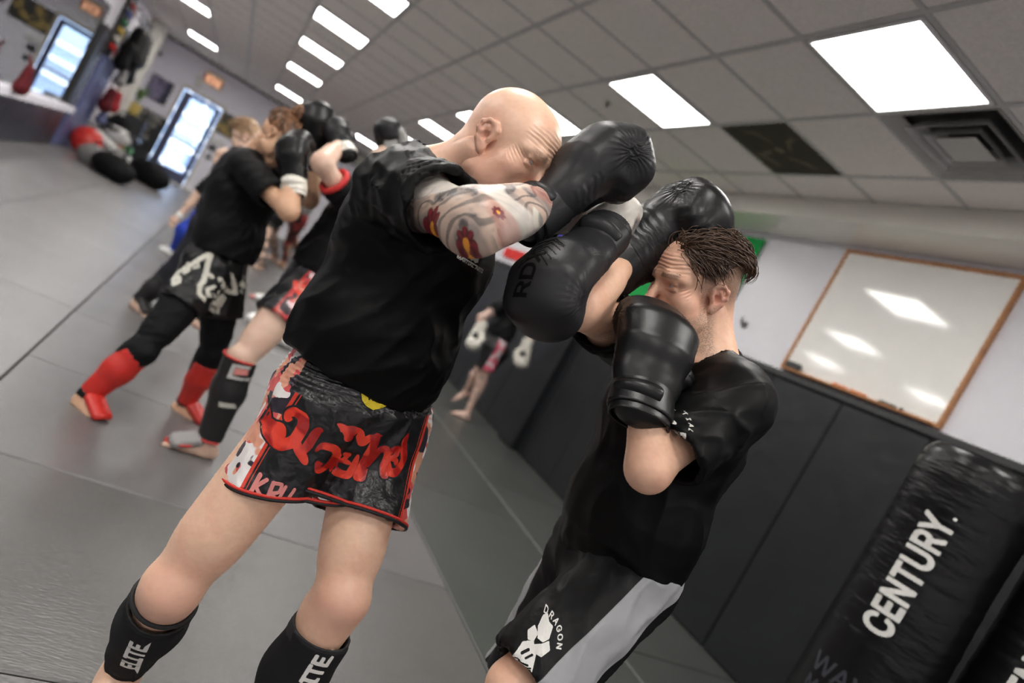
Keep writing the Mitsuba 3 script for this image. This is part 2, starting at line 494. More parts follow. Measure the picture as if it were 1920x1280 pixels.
for i in range(len(GX) - 1):
    for j in range(len(GY) - 1):
        x0, x1, y0, y1 = GX[i], GX[i + 1], GY[j], GY[j + 1]
        if any(abs(x0 - l[0]) < .1 and abs(y0 - l[1]) < .1 for l in LAMPS): continue
        if any(abs(x0 - s[0]) < .1 and abs(y0 - s[1]) < .1 for s in special): continue
        m = box(x0 + gap, x1 - gap, y0 + gap, y1 - gap, ZC - .001, ZC + .02, .003)
        if y0 < -.6 or y0 > 11.4: far.append(m)
        else: obj('tile', m, 'tile_face', CEIL)
obj('distant_tiles', cat_mesh(far), 'tile_face', CEIL, kind='stuff')
for x in GX[1:-1]: obj('grid_runner', box(x - .013, x + .013, Y0, Y1, ZC - .006, ZC + .03, .002), 'grid_white', CEIL)
for y in GY[1:-1]: obj('grid_crossbar', box(XL, 3.34, y - .013, y + .013, ZC - .005, ZC + .03, .002), 'grid_white', CEIL)
order = ['nearest', 'second', 'third', 'fourth', 'fifth', 'sixth', 'seventh', 'eighth', 'ninth']
vis = {'left': {7: 'nearer of the two lit ceiling panels nearest the hanging belts', 8: 'farther of the two lit ceiling panels nearest the hanging belts'},
       'middle': {4: 'lit ceiling panel cut by the top edge, first of the row running to the woman', 5: 'lit ceiling panel, second of the row running down to the woman with the bun',
                  6: 'lit ceiling panel, third of the row running down to the woman with the bun', 7: 'lit ceiling panel, fourth of the row running down to the woman with the bun', 8: 'lit ceiling panel just above the hair bun, last of its row'},
       'right': {2: 'large lit ceiling panel beside the air vent, nearest of its row', 3: 'lit ceiling panel between the bald head and the nearest panel', 4: 'lit ceiling panel right behind the bald head',
                 5: 'lit ceiling panel touching the back of the bald head', 6: 'lit ceiling panel left of the bald head, third from the farthest', 7: 'lit ceiling panel behind the raised black and white glove', 8: 'farthest lit ceiling panel of the row behind the bald man'}}
em = {'type': 'area', 'radiance': {'type': 'rgb', 'value': LAMP}}
for x, y, r, i in LAMPS:
    lab = vis[r].get(i) or f'lit square ceiling panel outside the picture, {order[i]} of the {r} row'
    t = thing('ceiling_light', lab, 'ceiling light', 'lit panels in the dropped ceiling')
    a, b = .02, .035
    ring = [box(x + a, x + .61 - a, y + a, y + b, ZC - .012, ZC + .02, .002), box(x + a, x + .61 - a, y + .61 - b, y + .61 - a, ZC - .012, ZC + .02, .002),
            box(x + a, x + b, y + b, y + .61 - b, ZC - .012, ZC + .02, .002), box(x + .61 - b, x + .61 - a, y + b, y + .61 - b, ZC - .012, ZC + .02, .002)]
    obj('frame', cat_mesh(ring), 'lamp_frame', t)
    v = np.array([[x + b, y + b, ZC - .003], [x + .61 - b, y + b, ZC - .003], [x + .61 - b, y + .61 - b, ZC - .003], [x + b, y + .61 - b, ZC - .003]])
    obj('diffuser', (v, np.array([[0, 2, 1], [0, 3, 2]])), 'lamp_frame', t, emitter=em)

# air vent: stepped square cones
t = thing('air_vent', 'square stepped air vent in the ceiling beside the largest light', 'vent')
x0, y0 = 2.415 + .305, 1.97 + .305
bsdf('vent_metal', (.42, .42, .40), .4, .5)
def sq_cone(h0, h1, z0, z1, th=.006):
    v = []
    for h, z in ((h0, z0), (h1, z1), (h1 - th, z1 + th), (h0 - th, z0 + th)):
        v += [[x0 - h, y0 - h, z], [x0 + h, y0 - h, z], [x0 + h, y0 + h, z], [x0 - h, y0 + h, z]]
    f = []
    for a in range(4):
        b = (a + 1) % 4
        for k in range(4):
            c = (k + 1) % 4
            f += [[a * 4 + k, a * 4 + c, b * 4 + c], [a * 4 + k, b * 4 + c, b * 4 + k]]
    return trimesh.Trimesh(np.array(v), f, process=False)
obj('frame', sq_cone(.295, .235, ZC - .008, ZC + .03), 'vent_metal', t)
obj('louver', sq_cone(.205, .165, ZC - .02, ZC + .035), 'vent_metal', t)
obj('louver', sq_cone(.14, .10, ZC - .02, ZC + .035), 'vent_metal', t)
obj('centre_plate', box(x0 - .10, x0 + .10, y0 - .10, y0 + .10, ZC - .018, ZC - .012, .002), 'vent_metal', t)
obj('duct', box(x0 - .30, x0 + .30, y0 - .30, y0 + .30, ZC + .06, ZC + .07), 'ceiling_void', t)
def dark_tile(p, n, uv):
    x, y = p.x - 2.72, p.y - 3.495
    r = dr.sqrt(x * x + y * y); a = dr.atan2(y, x)
    w = ss(.5, .9, dr.sin(a * 4 + 9 * r + 3 * nz(p.x * 9, p.y * 9))) * ss(.05, .12, r) * ss(.29, .2, r) + 1.6 * ss(.045, .02, r)
    return mikit.mix((.055, .052, .038), (.17, .17, .11), w * .55)
bsdf('dark_tile', mikit.proc(dark_tile), .8, .2)
obj('ceiling_speaker_tile', box(2.415 + gap, 3.025 - gap, 3.19 + gap, 3.80 - gap, ZC - .003, ZC + .02, .003), 'dark_tile', label='dark olive square tile with a faint pale rosette in the ceiling', cat='ceiling tile')
q = at_z(1141, 191, ZC)
t = thing('sprinkler', 'small dark sprinkler head on the ceiling left of a light panel', 'sprinkler')
obj('escutcheon', lathe([(0, 0), (.022, 0), (.03, .006), (0, .008)], 16, (q[0], q[1], ZC - .008)), 'vent_metal', t)
obj('head', lathe([(0, 0), (.018, .002), (.018, .006), (.007, .010), (.007, .03), (0, .03)], 12, (q[0], q[1], ZC - .036)), 'black_plastic', t)

# padding on the right wall
seams = [at_x(1453, 698, XP)[1], at_x(1579, 755, XP)[1]]
step = abs(seams[0] - seams[1]); step = .62 if not .45 < step < .8 else step
ys = [seams[1] + step * k for k in range(-7, 26)]
ys = [y for y in ys if Y0 + .3 < y < 18.2]
for a, b in zip(ys[:-1], ys[1:]):
    obj('pad_panel', box(XP, XR + .0, a + .003, b - .003, .004, 1.80, .012), 'pad_vinyl', WR, smooth=False)
obj('pad_rim', box(XP - .008, XR, ys[0], ys[-1], 1.805, 1.85, .006), 'pad_rim', WR)
yc = at_x(966, 845, XP)[1]
obj('padded_column', box(XP - .10, XP + .02, yc - .02, yc + .36, .003, 1.80, .02), 'pad_vinyl', label='narrow black padded column standing out from the padded wall', cat='padded column')

# whiteboard
t = thing('whiteboard', 'large whiteboard in an orange wooden frame above the wall padding', 'whiteboard')
wy1, wy0 = at_x(1591, 473, XR - .03)[1], at_x(1916, 523, XR - .03)[1]
wz0, wz1 = at_x(1472, 686, XR - .03)[2], at_x(1591, 473, XR - .03)[2]
bsdf('board_white', (.80, .79, .75), .07, .5)
bsdf('board_wood', mikit.proc(lambda p, n, uv: mikit.mix((.30, .12, .035), (.46, .20, .07), fb(p.x * 30, p.y * 12 + p.z * 12, p.z * 40))), .4, .5)
obj('surface', box(XR - .022, XR - .006, wy0, wy1, wz0, wz1), 'board_white', t)
fw = .022
for a in ((wy0 - fw, wy1 + fw, wz1, wz1 + fw), (wy0 - fw, wy1 + fw, wz0 - fw, wz0), (wy0 - fw, wy0, wz0, wz1), (wy1, wy1 + fw, wz0, wz1)):
    obj('frame_rail', box(XR - .036, XR - .002, a[0], a[1], a[2], a[3], .003), 'board_wood', t)
obj('pen_tray', box(XR - .075, XR - .03, wy0 + .02, wy1 - .02, wz0 - .022, wz0 - .008, .003), 'board_wood', t)
t = thing('board_eraser', 'dark felt eraser standing on the left corner of the whiteboard tray', 'eraser')
q = at_x(1490, 682, XR - .05)
obj('grip', box(XR - .07, XR - .045, q[1] - .06, q[1] + .06, wz0 - .007, wz0 + .042, .006), 'pad_rim', t)
bsdf('felt', (.09, .085, .085), .95, .05)
obj('felt', box(XR - .045, XR - .0375, q[1] - .06, q[1] + .06, wz0 - .008, wz0 + .042, .002), 'felt', t)
bsdf('marker_orange', (.62, .16, .03), .4, .5)
for (a, c, lab) in ((.56, 'marker_orange', 'orange marker at the middle of the whiteboard tray'), (.44, 'marker_orange', 'orange marker on the whiteboard tray right of its middle'), (.26, 'black_plastic', 'black marker on the whiteboard tray near the right corner'), (.14, 'white_plastic', 'grey and white marker closest to the right corner of the whiteboard tray')):
    t = thing('marker', lab, 'marker', 'markers on the whiteboard tray')
    y = wy0 + a * (wy1 - wy0)
    obj('barrel', tube([[XR - .05, y - .055, wz0 + .001], [XR - .05, y + .03, wz0 + .001]], .008), c if c != 'white_plastic' else 'white_plastic', t)
    obj('marker_cap', tube([[XR - .05, y + .03, wz0 + .001], [XR - .05, y + .06, wz0 + .001]], .0092), 'pad_rim' if c == 'white_plastic' else c, t)

# wall knob
q = at_x(1392, 606, XR - .03)
t = thing('wall_hook', 'small round chrome hook on the wall beside the dark-haired man', 'hook')
bsdf('chrome', (.10, .10, .105), .25, .6, metallic=.6)
obj('plate', trimesh.creation.cylinder(.03, .012, sections=20, transform=frame_mat([XR - .006, q[1], q[2]], [0, 1, 0], [0, 0, 1], [1, 0, 0])), 'chrome', t)
obj('stud', tube([[XR - .012, q[1], q[2]], [XR - .04, q[1], q[2]], [XR - .055, q[1], q[2] + .02], [XR - .05, q[1], q[2] + .045]], [.01, .009, .009, .008]), 'chrome', t, smooth=True)

# flags hung on the right wall, soft waves in the cloth
def flag_mesh(y0, y1, z0, z1, n=60, m=40, amp=.012, ph=0.0):
    u, v = np.meshgrid(np.linspace(0, 1, n), np.linspace(0, 1, m), indexing='ij')
    w = amp * (np.sin(u * 21 + 3 * v + ph) * .5 + np.sin(u * 9 + ph) + np.sin(v * 7 + u * 3)) * (.25 + .75 * (1 - v))
    f = np.stack([XR - .03 - w, y1 + (y0 - y1) * u, z0 + (z1 - z0) * v], -1).reshape(-1, 3)
    b = f + [.003, 0, 0]
    q = []
    for i in range(n - 1):
        for j in range(m - 1):
            a = i * m + j; q.append([a, a + 1, a + m + 1, a + m])
    q = np.array(q); N = n * m
    return (np.vstack([f, b]), np.vstack([q, q[:, ::-1] + N])), np.vstack([np.stack([u, v], -1).reshape(-1, 2)] * 2)
f1y, f1z0, f1z1 = (at_x(1435, 450, XR - .03)[1], at_x(1175, 565, XR - .03)[1] + .02), 1.90, 2.80
def brazil(p, n, uv):
    x, y = (uv.x - .5) * 1.45, uv.y - .5
    d = dr.abs(x) / .60 + dr.abs(y) / .39
    c = mikit.mix((.012, .30, .065), (.72, .50, .03), dr.select(d < 1, 1.0, 0.0))
    return mikit.mix(c, (.01, .02, .20), dr.select(x * x + y * y < .05, 1.0, 0.0))
bsdf('flag_green', mikit.proc(brazil), .75, .2)
fm, fuv = flag_mesh(f1y[0], f1y[1], f1z0, f1z1, ph=.6)
obj('flag', fm, 'flag_green', smooth=True, uv=fuv, label='green flag hanging on the wall behind the dark-haired man', cat='flag')
def thai(p, n, uv):
    v = dr.abs(uv.y - .5) * 6
    return dr.select(v < 1, mi.Color3f(.07, .07, .36), dr.select(v < 2, mi.Color3f(.72, .70, .72), mi.Color3f(.68, .045, .04)))
bsdf('flag_stripes', mikit.proc(thai), .75, .2)
fm, fuv = flag_mesh(7.0, 9.15, 1.93, 2.80, ph=2.0)
obj('flag', fm, 'flag_stripes', smooth=True, uv=fuv, label='red, white and blue striped flag on the wall behind the sparring gloves', cat='flag')

# ------------------------------------------------------------------ people: heads, gloves, bodies
CR, CU, CB = c_r, c_u, -c_f                       # picture right, picture up, towards the viewer
HR, HF, UP = _r, np.array([math.sin(YAW), math.cos(YAW), 0.0]), np.array([0, 0, 1.0])


def facing(deg):
    """a level direction: 0 = to the picture's right, 90 = towards the viewer, 180 = to its left"""
    a = math.radians(deg); return HR * math.cos(a) - HF * math.sin(a)


def pose(o, fwd, pitch=0.0, roll=0.0):
    """head or hip frame: columns right hand, forward, up; pitch down and roll (towards its right) in degrees"""
    f = unit(fwd); r = unit(np.cross(f, UP)); u = np.cross(r, f)
    a = math.radians(pitch); f, u = f * math.cos(a) - u * math.sin(a), u * math.cos(a) + f * math.sin(a)
    b = math.radians(roll); r, u = r * math.cos(b) - u * math.sin(b), u * math.cos(b) + r * math.sin(b)
    return frame_mat(o, r, f, u)


def head_parts(hero=True, jaw=1.0, mouth=True, ears=True, open_eye=1.0, face=1.0):
    p = [ell((0, -.012, .052), (.077, .097, .084), k=.03), ell((0, .042, .048), (.066, .055, .062), k=.03), ell((0, .036, -.022), (.061, .054, .078), k=.03),
         ell((0, -.045, .0), (.06, .05, .05), k=.03)]
    for s in (-1, 1):
        p += [cap((s * .054 * jaw, .004, -.058), (s * .020, .080, -.098), .019, .018, k=.03), ell((s * .048, .062, -.012), (.024, .021, .020), k=.025), ell((s * .052, .045, -.05), (.018, .03, .03), k=.03)]
    p += [ell((0, .083, -.098), (.024, .018, .018), k=.02), ell((0, .077, -.056), (.033, .025, .030), k=.025)]
    if hero:
        for s in (-1, 1):
            p += [ell((s * .034, .098, .020), (.021, .017, .0125), k=.014, op='-')]
            p += [cap((s * .011, .0935, .037), (s * .030, .0925, .0425), .0085, .009, k=.014), cap((s * .030, .0925, .0425), (s * .054, .073, .036), .009, .008, k=.014)]
            p += [ell((s * .032, .0765, .0205), (.0146, .0142, .0132), k=.005)]
            p += [cap((s * .018, .0870, .0130), (s * .044, .0835, .0130), .0040, .0035, k=.006), cap((s * .017, .0895, .0275), (s * .046, .0855, .0265), .0042, .0036, k=.006)]
            p += [ell((s * .032, .0935, .0200), (.0125, .0095, .0044 * open_eye), k=.002, op='-')]
        p += [cap((0, .0925, .026), (0, .1205, -.021), .0085, .0120, k=.012), ell((0, .1200, -.024), (.0115, .011, .0105), k=.008)]
        for s in (-1, 1): p += [ell((s * .0125, .108, -.029), (.0085, .012, .0085), k=.008), ell((s * .006, .113, -.0375), (.0042, .005, .004), k=.004, op='-')]
        if mouth: p += [cap((-.021, .0955, -.0545), (.021, .0955, -.0545), .0058, k=.008), cap((-.017, .094, -.066), (.017, .094, -.066), .0068, k=.008), cap((-.023, .1035, -.0600), (.023, .1035, -.0600), .0022, k=.004, op='-')]
    else:
        p += [cap((0, .0925, .026), (0, .1205, -.021), .009, .0135, k=.012)]
        for s in (-1, 1): p += [ell((s * .034, .1, .020), (.019, .016, .011), k=.014, op='-'), cap((s * .014, .0935, .040), (s * .052, .073, .038), .009, k=.014)]
        p += [cap((-.02, .096, -.060), (.02, .096, -.060), .009, k=.01)]
    if ears:
        for s in (-1, 1):
            E = lambda y, z, x=0.0: np.array([s * (.0768 + .30 * max(0, -y - .0) + .8 * x), .84 * y - .001, .86 * z + .001])
            rim = [E(.012, .012, -.002), E(.013, .026), E(.002, .036, .003), E(-.014, .036, .006), E(-.024, .024, .008), E(-.024, .006, .006), E(-.016, -.012, .003), E(-.006, -.024, .0)]
            for a, b in zip(rim[:-1], rim[1:]): p.append(cap(a, b, .0038, k=.006))
            p += [ell(E(.004, -.026, -.001), (.0055, .009, .011), k=.008), ell(E(-.006, .006, -.004), (.006, .018, .026), k=.010)]
            if hero:
                p += [cap(E(-.010, .022, .004), E(-.014, .004, .005), .0032, k=.005), cap(E(-.014, .004, .005), E(-.002, -.012, .003), .0032, k=.005),
                      ell(E(.000, .002, .006), (.009, .008, .010), k=.004, op='-'), ell(E(.008, .000, .001), (.004, .004, .006), k=.005)]
    return p


def eyeballs(M, gaze, iris, key, parent, s=1.0):
    for e in (-1, 1):
        m = trimesh.creation.icosphere(3, .0124); v = np.asarray(m.vertices)
        g = unit(gaze); a = np.arccos(np.clip(unit_rows(v) @ g, -1, 1))
        col = np.where(a[:, None] < .19, [.008, .008, .008], np.where(a[:, None] < .52, iris, [.40, .36, .34]))
        v2 = v @ (M[:3, :3]).T + (M @ [e * .032, .0768, .0205, 1])[:3]
        obj('eye', trimesh.Trimesh(v2, m.faces, process=False), 'eye_mat', parent, smooth=True, color=col)


def unit_rows(v):
    return v / (np.linalg.norm(v, axis=1, keepdims=True) + 1e-20)


scene['eye_mat'] = {'type': 'principled', 'base_color': {'type': 'mesh_attribute', 'name': 'vertex_color'}, 'roughness': .12, 'specular': .5}


# --- skin: a base tone with blotches; extra layers per person
def skin_base(p, tone=(.60, .385, .285), red=(.58, .27, .19)):
    a = mikit.smoothstep(.45, .75, fb(p.x * 21, p.y * 21, p.z * 21, 3))
    b = .94 + .12 * fb(p.x * 130, p.y * 130, p.z * 130, 2)
    return mikit.mix(tone, red, a * .30) * b


def local(p, M):
    """world point -> coordinates of the rigid frame M, for textures"""
    M = np.array(M, float); M[:3, :3] /= np.linalg.norm(M[:3, 0]); o = M[:3, 3]; q = [p.x - float(o[0]), p.y - float(o[1]), p.z - float(o[2])]
    return mi.Point3f(*[sum(q[i] * float(M[i, k]) for i in range(3)) for k in range(3)])


def spot(p, c, r):
    c = [float(x) for x in c]
    return dr.exp(-(dr.square(p.x - c[0]) + dr.square(p.y - c[1]) + dr.square(p.z - c[2])) / (r * r))


def skin(key, fn, rough=.44):
    return bumped(key, mikit.proc(fn), lambda p, n, uv: fb(p.x * 420, p.y * 420, p.z * 420, 2), .0005, rough, .42, 6e-4)


skin('skin_pale', lambda p, n, uv: skin_base(p, (.64, .44, .34), (.62, .33, .25)))
skin('skin_tan', lambda p, n, uv: skin_base(p, (.60, .36, .23), (.55, .25, .15)))


# --- limbs
def limb(a, e, w, r0, r1, r2, r3, side=None, k=.03):
    a, e, w = map(np.asarray, (a, e, w))
    return [cap(a, e, r0, r1, k=k), cap(e, w, r2, r3, k=k), ell(e, r1 * 1.03, k=k)]


def arm(sh, el, wr, g=1.0, h=1.0):
    h *= g
    d = unit(wr - el); u = unit(el - sh); n = unit(np.cross(np.cross(u, d), d) + 1e-6)
    m = el + .30 * (wr - el)
    return [cap(sh, el, .052 * g, .041 * g, k=.03), ell(sh + .30 * (el - sh), (.056 * g,) * 3, k=.04), cap(el, wr, .040 * h, .028 * h, k=.03),
            cap(el + .06 * (wr - el), el + .5 * (wr - el), .045 * h, .038 * h, k=.03), ell(el, .038 * g, k=.02), cap(el - u * .03 + 0, el - u * .004 - d * .012, .030 * g, .027 * g, k=.02)]


def leg(hip, kn, an, fwd, g=1.0, foot=None, toes=True, calf=1.0, thigh=1.0):
    t = unit(kn - hip); s = unit(an - kn); f = unit(fwd - s * (np.asarray(fwd) @ s)); ft = unit(fwd - t * (np.asarray(fwd) @ t))
    L = np.linalg.norm(an - kn); H = np.linalg.norm(kn - hip)
    p = [cap(hip, kn, .090 * g * thigh, .054 * g, k=.04), cap(hip + t * H * .15 + ft * .02 * thigh, hip + t * H * .72 + ft * .018, .072 * g * thigh, .052 * g, k=.05),
         cap(hip + t * H * .2 - ft * .025, hip + t * H * .8 - ft * .012, .062 * g * thigh, .045 * g, k=.05),
         ell(kn + f * .020 * g + ft * .008, (.036 * g,) * 3, k=.03), cap(kn + f * .012, kn + s * .07 + f * .016, .042 * g, .032 * g, k=.03),
         cap(kn, an, .050 * g, .034 * g, k=.03), cap(kn + s * L * .14 - f * .024 * calf, kn + s * L * .48 - f * .018 * calf, .047 * g * calf, .034 * g, k=.05), ell(an, .033 * g, k=.02)]
    if foot is not None:
        p += foot_parts(an, foot, g, toes)
    return p


def foot_parts(an, d, g=1.0, toes=True, heel=None):
    """a bare foot: d = level direction of the toes, the ankle an 8 cm above the sole; heel lifts with d's slope"""
    d = unit(d); u = unit(np.cross(np.cross(d, UP), d)); r = np.cross(d, u); z = .075 * g
    b = an - u * z
    p = [ell(b - d * .035 * g + u * .028 * g, (.030 * g,) * 3, k=.03), cap(an - u * .02, b + d * .09 * g + u * .032 * g, .034 * g, .026 * g, k=.03, flat=r, fr=1.2), cap(b + d * .0 + u * .022, b + d * .12 * g + u * .020 * g, .024 * g, .020 * g, k=.03, flat=r, fr=1.75)]
    if toes:
        for i, (x, y, q) in enumerate(((-.030, .176, .0125), (-.012, .172, .0095), (.004, .166, .009), (.018, .158, .0085), (.031, .147, .008))):
            p.append(cap(b + d * .12 * g + r * x * g * .9 + u * .017, b + d * y * g + r * x * g + u * .010, q * g * 1.05, q * g, k=.006))
    return p


# --- boxing gloves (right hand: fingers +x, back of the hand +z, thumb +y)
def glove_parts(y=1.0):
    Y = np.array([0, 1.0, 0]); path = [(-.005, .010), (.055, .026), (.105, .024), (.140, .000), (.132, -.034), (.098, -.046)]; r = [.037, .042, .046, .044, .039, .033]
    p = []
    for (a, b), ra, rb in zip(zip(path[:-1], path[1:]), r[:-1], r[1:]):
        p.append(cap((a[0], 0, a[1]), (b[0], 0, b[1]), ra, rb, k=.022, flat=Y, fr=1.46))
    p += [cap((-.03, 0, .0), (.075, 0, -.006), .034, .032, k=.03, flat=Y, fr=1.55)]
    return p


def thumb_parts():
    return [cap((.0, .040, -.010), (.050, .068, -.026), .025, .027, k=.02), cap((.050, .068, -.026), (.108, .056, -.044), .027, .0235, k=.02)]


def cuff_parts(g=0.0, a=-.115, b=.0):
    Y = np.array([0, 1.0, 0])
    return [cap((a - .06, 0, 0), (b + .03, 0, 0), .045 + g, .038 + g, k=.01, flat=Y, fr=1.22), pln((a, 0, 0), (-1, 0, 0)), pln((b, 0, 0), (1, 0, 0))]


def crease(p, n):
    """gathers where the padding rolls in, and faint ripples at the wrist"""
    x, y, z = p.T
    q = np.exp(-((x - .118) ** 2 + (z + .004) ** 2) / .034 ** 2) * np.clip(np.abs(y) / .05 - .35, 0, 1)
    a = np.arctan2(z + .004, x - .118)
    w = np.exp(-((x - .01) / .035) ** 2)
    g = np.exp(-((x - .085) ** 2) / .02 ** 2) * (z < -.01)
    return q * .0014 * np.sin(a * 26) + w * .0006 * (z < .005) * np.sin(x * 420 + 2 * meshkit.fbm(p * 40, 2, 3) * 3) + g * .0008 * np.sin(y * 330) + .0008 * (meshkit.fbm(p * 9, 2, 1) - .5)


_gl = {}
def glove_meshes():
    if not _gl:
        body = displaced(surface(glove_parts() + cuff_parts(0, -.02, .01)[:1], .0026), crease)
        _gl['body'] = body
        _gl['thumb'] = displaced(surface(thumb_parts(), .0026), lambda p, n: .0012 * np.sin(p[:, 0] * 260) * (p[:, 0] < .045) + .002 * (meshkit.fbm(p * 25, 2, 9) - .5))
        cut = [cap((-.16, 0, 0), (-.09, 0, 0), .040, .040, k=.01, flat=(0, 1, 0), fr=1.22)]
        _gl['cuff'] = displaced(surface(cuff_parts(.001), .0026, minus=cut), lambda p, n: .0010 * (meshkit.fbm(p * 18, 2, 12) - .5))
        _gl['strap'] = surface(cuff_parts(.0055, -.098, -.030), .0026)
        _gl['tab'] = surface([cap((-.088, -.03, .0585), (-.040, -.03, .0585), .0, k=.001)] if False else [ell((-.062, .0, .0), (.03, .062, .0585), k=.01), pln((-.062, .012, 0), (0, 1, 0)), pln((0, 0, .01), (0, 0, -1))], .0026)
        for k in list(_gl):
            m = _gl[k]; f = np.asarray(m.faces)
            _gl[k + '_l'] = trimesh.Trimesh(np.asarray(m.vertices) * [1, -1, 1], f[:, ::-1], process=False)
        for k in list(_gl): _gl[k + '_ply'] = None
    return _gl


def glove_frame(wrist, x, back):
    x = unit(x); z = unit(np.asarray(back) - x * (np.asarray(back) @ x)); return frame_mat(wrist, x, np.cross(z, x), z)


def glove(parent, M, left, mat, label, strap=None, thumb=None, cuff=None, scale=1.0, wide=1.0):
    g = glove_meshes(); s = '_l' if left else ''
    S = M.copy(); S[:3, :3] *= scale; S[:3, 1] *= wide; tw = T(S)
    def part(name, what, m, par):
        k = what + s + '_ply'
        if g[k] is None: g[k] = mikit.ply(g[what + s], None, smooth=True)
        return obj(name, g[k], m, par, to_world=tw)
    key = part('boxing_glove', 'body', mat, parent); tag(key, label)
    part('thumb', 'thumb', thumb or mat, key); part('cuff', 'cuff', cuff or mat, key); part('strap', 'strap', strap or mat, key); part('strap_tab', 'tab', strap or mat, key)
    return key, S


bsdf('glove_gloss', (.0045, .0045, .005), .36, .34, clearcoat=.10, clearcoat_gloss=.6)
bsdf('glove_matte', (.0125, .0125, .0138), .44, .26)
bsdf('glove_print', (.0022, .0022, .0024), .5, .08)
bsdf('glove_grey', (.30, .30, .29), .4, .4)
bsdf('glove_white', (.70, .67, .60), .35, .5)
bsdf('rubber_black', (.010, .010, .011), .55, .35)


# --- cloth
def cloth(key, color, scale=900, rough=.75, spec=.25, h=.0004, **more):
    return bumped(key, color, lambda p, n, uv: nz(p.x * scale, p.y * scale, p.z * scale), h, rough, spec, 6e-4, **more)


cloth('black_jersey', (.0030, .0031, .0033), 800, .42, .12)
cloth('black_cotton', (.0055, .0055, .006), 700, .62, .14)
cloth('black_leggings', (.0055, .0058, .007), 700, .6, .15)
cloth('dark_sweat', (.020, .020, .026), 500, .85, .15)

# ------------------------------------------------------------------ the bald man
bald = thing('person', 'bald man with tattooed arms in a black t-shirt and black and red fight shorts', 'person')
A = dict(shR=P(745, 352, 1.38), elR=P(884, 418, 1.17), wrR=P(1040, 378, 1.36), shL=P(912, 385, 1.66), elL=P(1160, 408, 1.57), wrL=P(1088, 466, 1.35),
         neck=P(812, 322, 1.51), pel=P(668, 745, 1.56), hipR=P(606, 745, 1.50), hipL=P(714, 785, 1.64), knR=P(325, 1098, 1.40), knL=P(640, 1118, 1.47))
A['chest'] = P(785, 455, 1.53); A['waist'] = P(706, 640, 1.54)
A_ear = P(911, 258, 1.36)
A_F = facing(24); Mh = pose(A_ear, A_F, 12, 0)
Mh = pose(A_ear - Mh[:3, 0] * .082, A_F, 12, 0); Mh[:3, :3] *= 1.04            # the frame's origin lies between the ears
A_hip, A_left = facing(66), unit(np.cross(UP, facing(66)))
A_chest = facing(46); A_cl = unit(np.cross(UP, A_chest))


def to_floor(k, px, L, z=.085):
    """the ankle L from the knee k, along the picture direction px"""
    d2 = CR * px[0] - CU * px[1]; v = unit(k - EYE); best = None
    for t in np.linspace(-1.2, 1.2, 481):
        q = k + unit(unit(d2) + v * t) * L
        if best is None or abs(q[2] - z) < best[0]: best = (abs(q[2] - z), q)
    return best[1]


A['anR'] = to_floor(A['knR'], (-100, 165), .43); A['anL'] = to_floor(A['knL'], (-95, 160), .45)


def torso(J, cl, lat_hip, g=1.0):
    p = [ell(J['pel'], (.155 * g, .112 * g, .115 * g), np.stack([lat_hip, unit(np.cross(lat_hip, UP)), UP], 1), k=.05),
         cap(J['pel'], J['waist'], .112 * g, .108 * g, k=.06, flat=lat_hip, fr=1.35), cap(J['waist'], J['chest'], .108 * g, .118 * g, k=.06, flat=unit(cl + lat_hip), fr=1.38),
         cap(J['chest'], J['chest'] + (J['neck'] - J['chest']) * .45, .118 * g, .10 * g, k=.06, flat=cl, fr=1.45)]
    for s in ('R', 'L'):
        p += [cap(J['neck'] + (J['chest'] - J['neck']) * .18, J['sh' + s], .062 * g, .056 * g, k=.05)]
    return p


neck_top = (Mh @ [0, -.028, -.045, 1])[:3]
A_neckp = [cap(A['neck'] + (A['chest'] - A['neck']) * .12, neck_top, .066, .060, k=.035), cap(A['neck'] + (A['shR'] - A['neck']) * .5, (Mh @ [.035, -.05, -.055, 1])[:3], .045, .030, k=.045),
           cap(A['neck'] + (A['shL'] - A['neck']) * .5, (Mh @ [-.035, -.05, -.055, 1])[:3], .045, .030, k=.045), cap((Mh @ [.06, -.015, -.03, 1])[:3], A['neck'] + (A['chest'] - A['neck']) * .22 + A_chest * .06, .022, .020, k=.04)]
A_arms = arm(A['shR'], A['elR'], A['wrR'], 1.14, 1.12) + arm(A['shL'], A['elL'], A['wrL'], 1.16)
A_body = torso(A, A_cl, A_left) + A_arms + A_neckp + leg(A['hipR'], A['knR'], A['anR'], facing(75), 1.06, facing(75), thigh=.84) + leg(A['hipL'], A['knL'], A['anL'], facing(60), 1.06, facing(50), thigh=.84)
head = moved(head_parts(True, 1.0, True, True, .95), Mh) + A_neckp[:3]


def scalp(M, wrinkle=.0011):
    Mi = np.linalg.inv(M)
    def fn(p, n):
        q = p @ Mi[:3, :3].T + Mi[:3, 3]
        m = np.exp(-((q[:, 2] - .068) / .020) ** 2) * np.clip((q[:, 1] - .052) / .03, 0, 1)
        w = m * wrinkle * np.sin(q[:, 2] * 760 + 2.2 * meshkit.fbm(q * 30, 2, 3) * 3 + 9 * np.abs(q[:, 0]))
        f = np.exp(-((q[:, 1] - .068) / .012) ** 2 - ((q[:, 2] - .012) / .014) ** 2) * .0012 * np.sin(q[:, 2] * 900 + q[:, 1] * 500)
        return w + f + .0022 * (meshkit.fbm(q * 14, 2, 8) - .5)
    return fn


A_mesh = cat_mesh([surface(A_body, .0048), displaced(surface(head, .0023), scalp(Mh))])


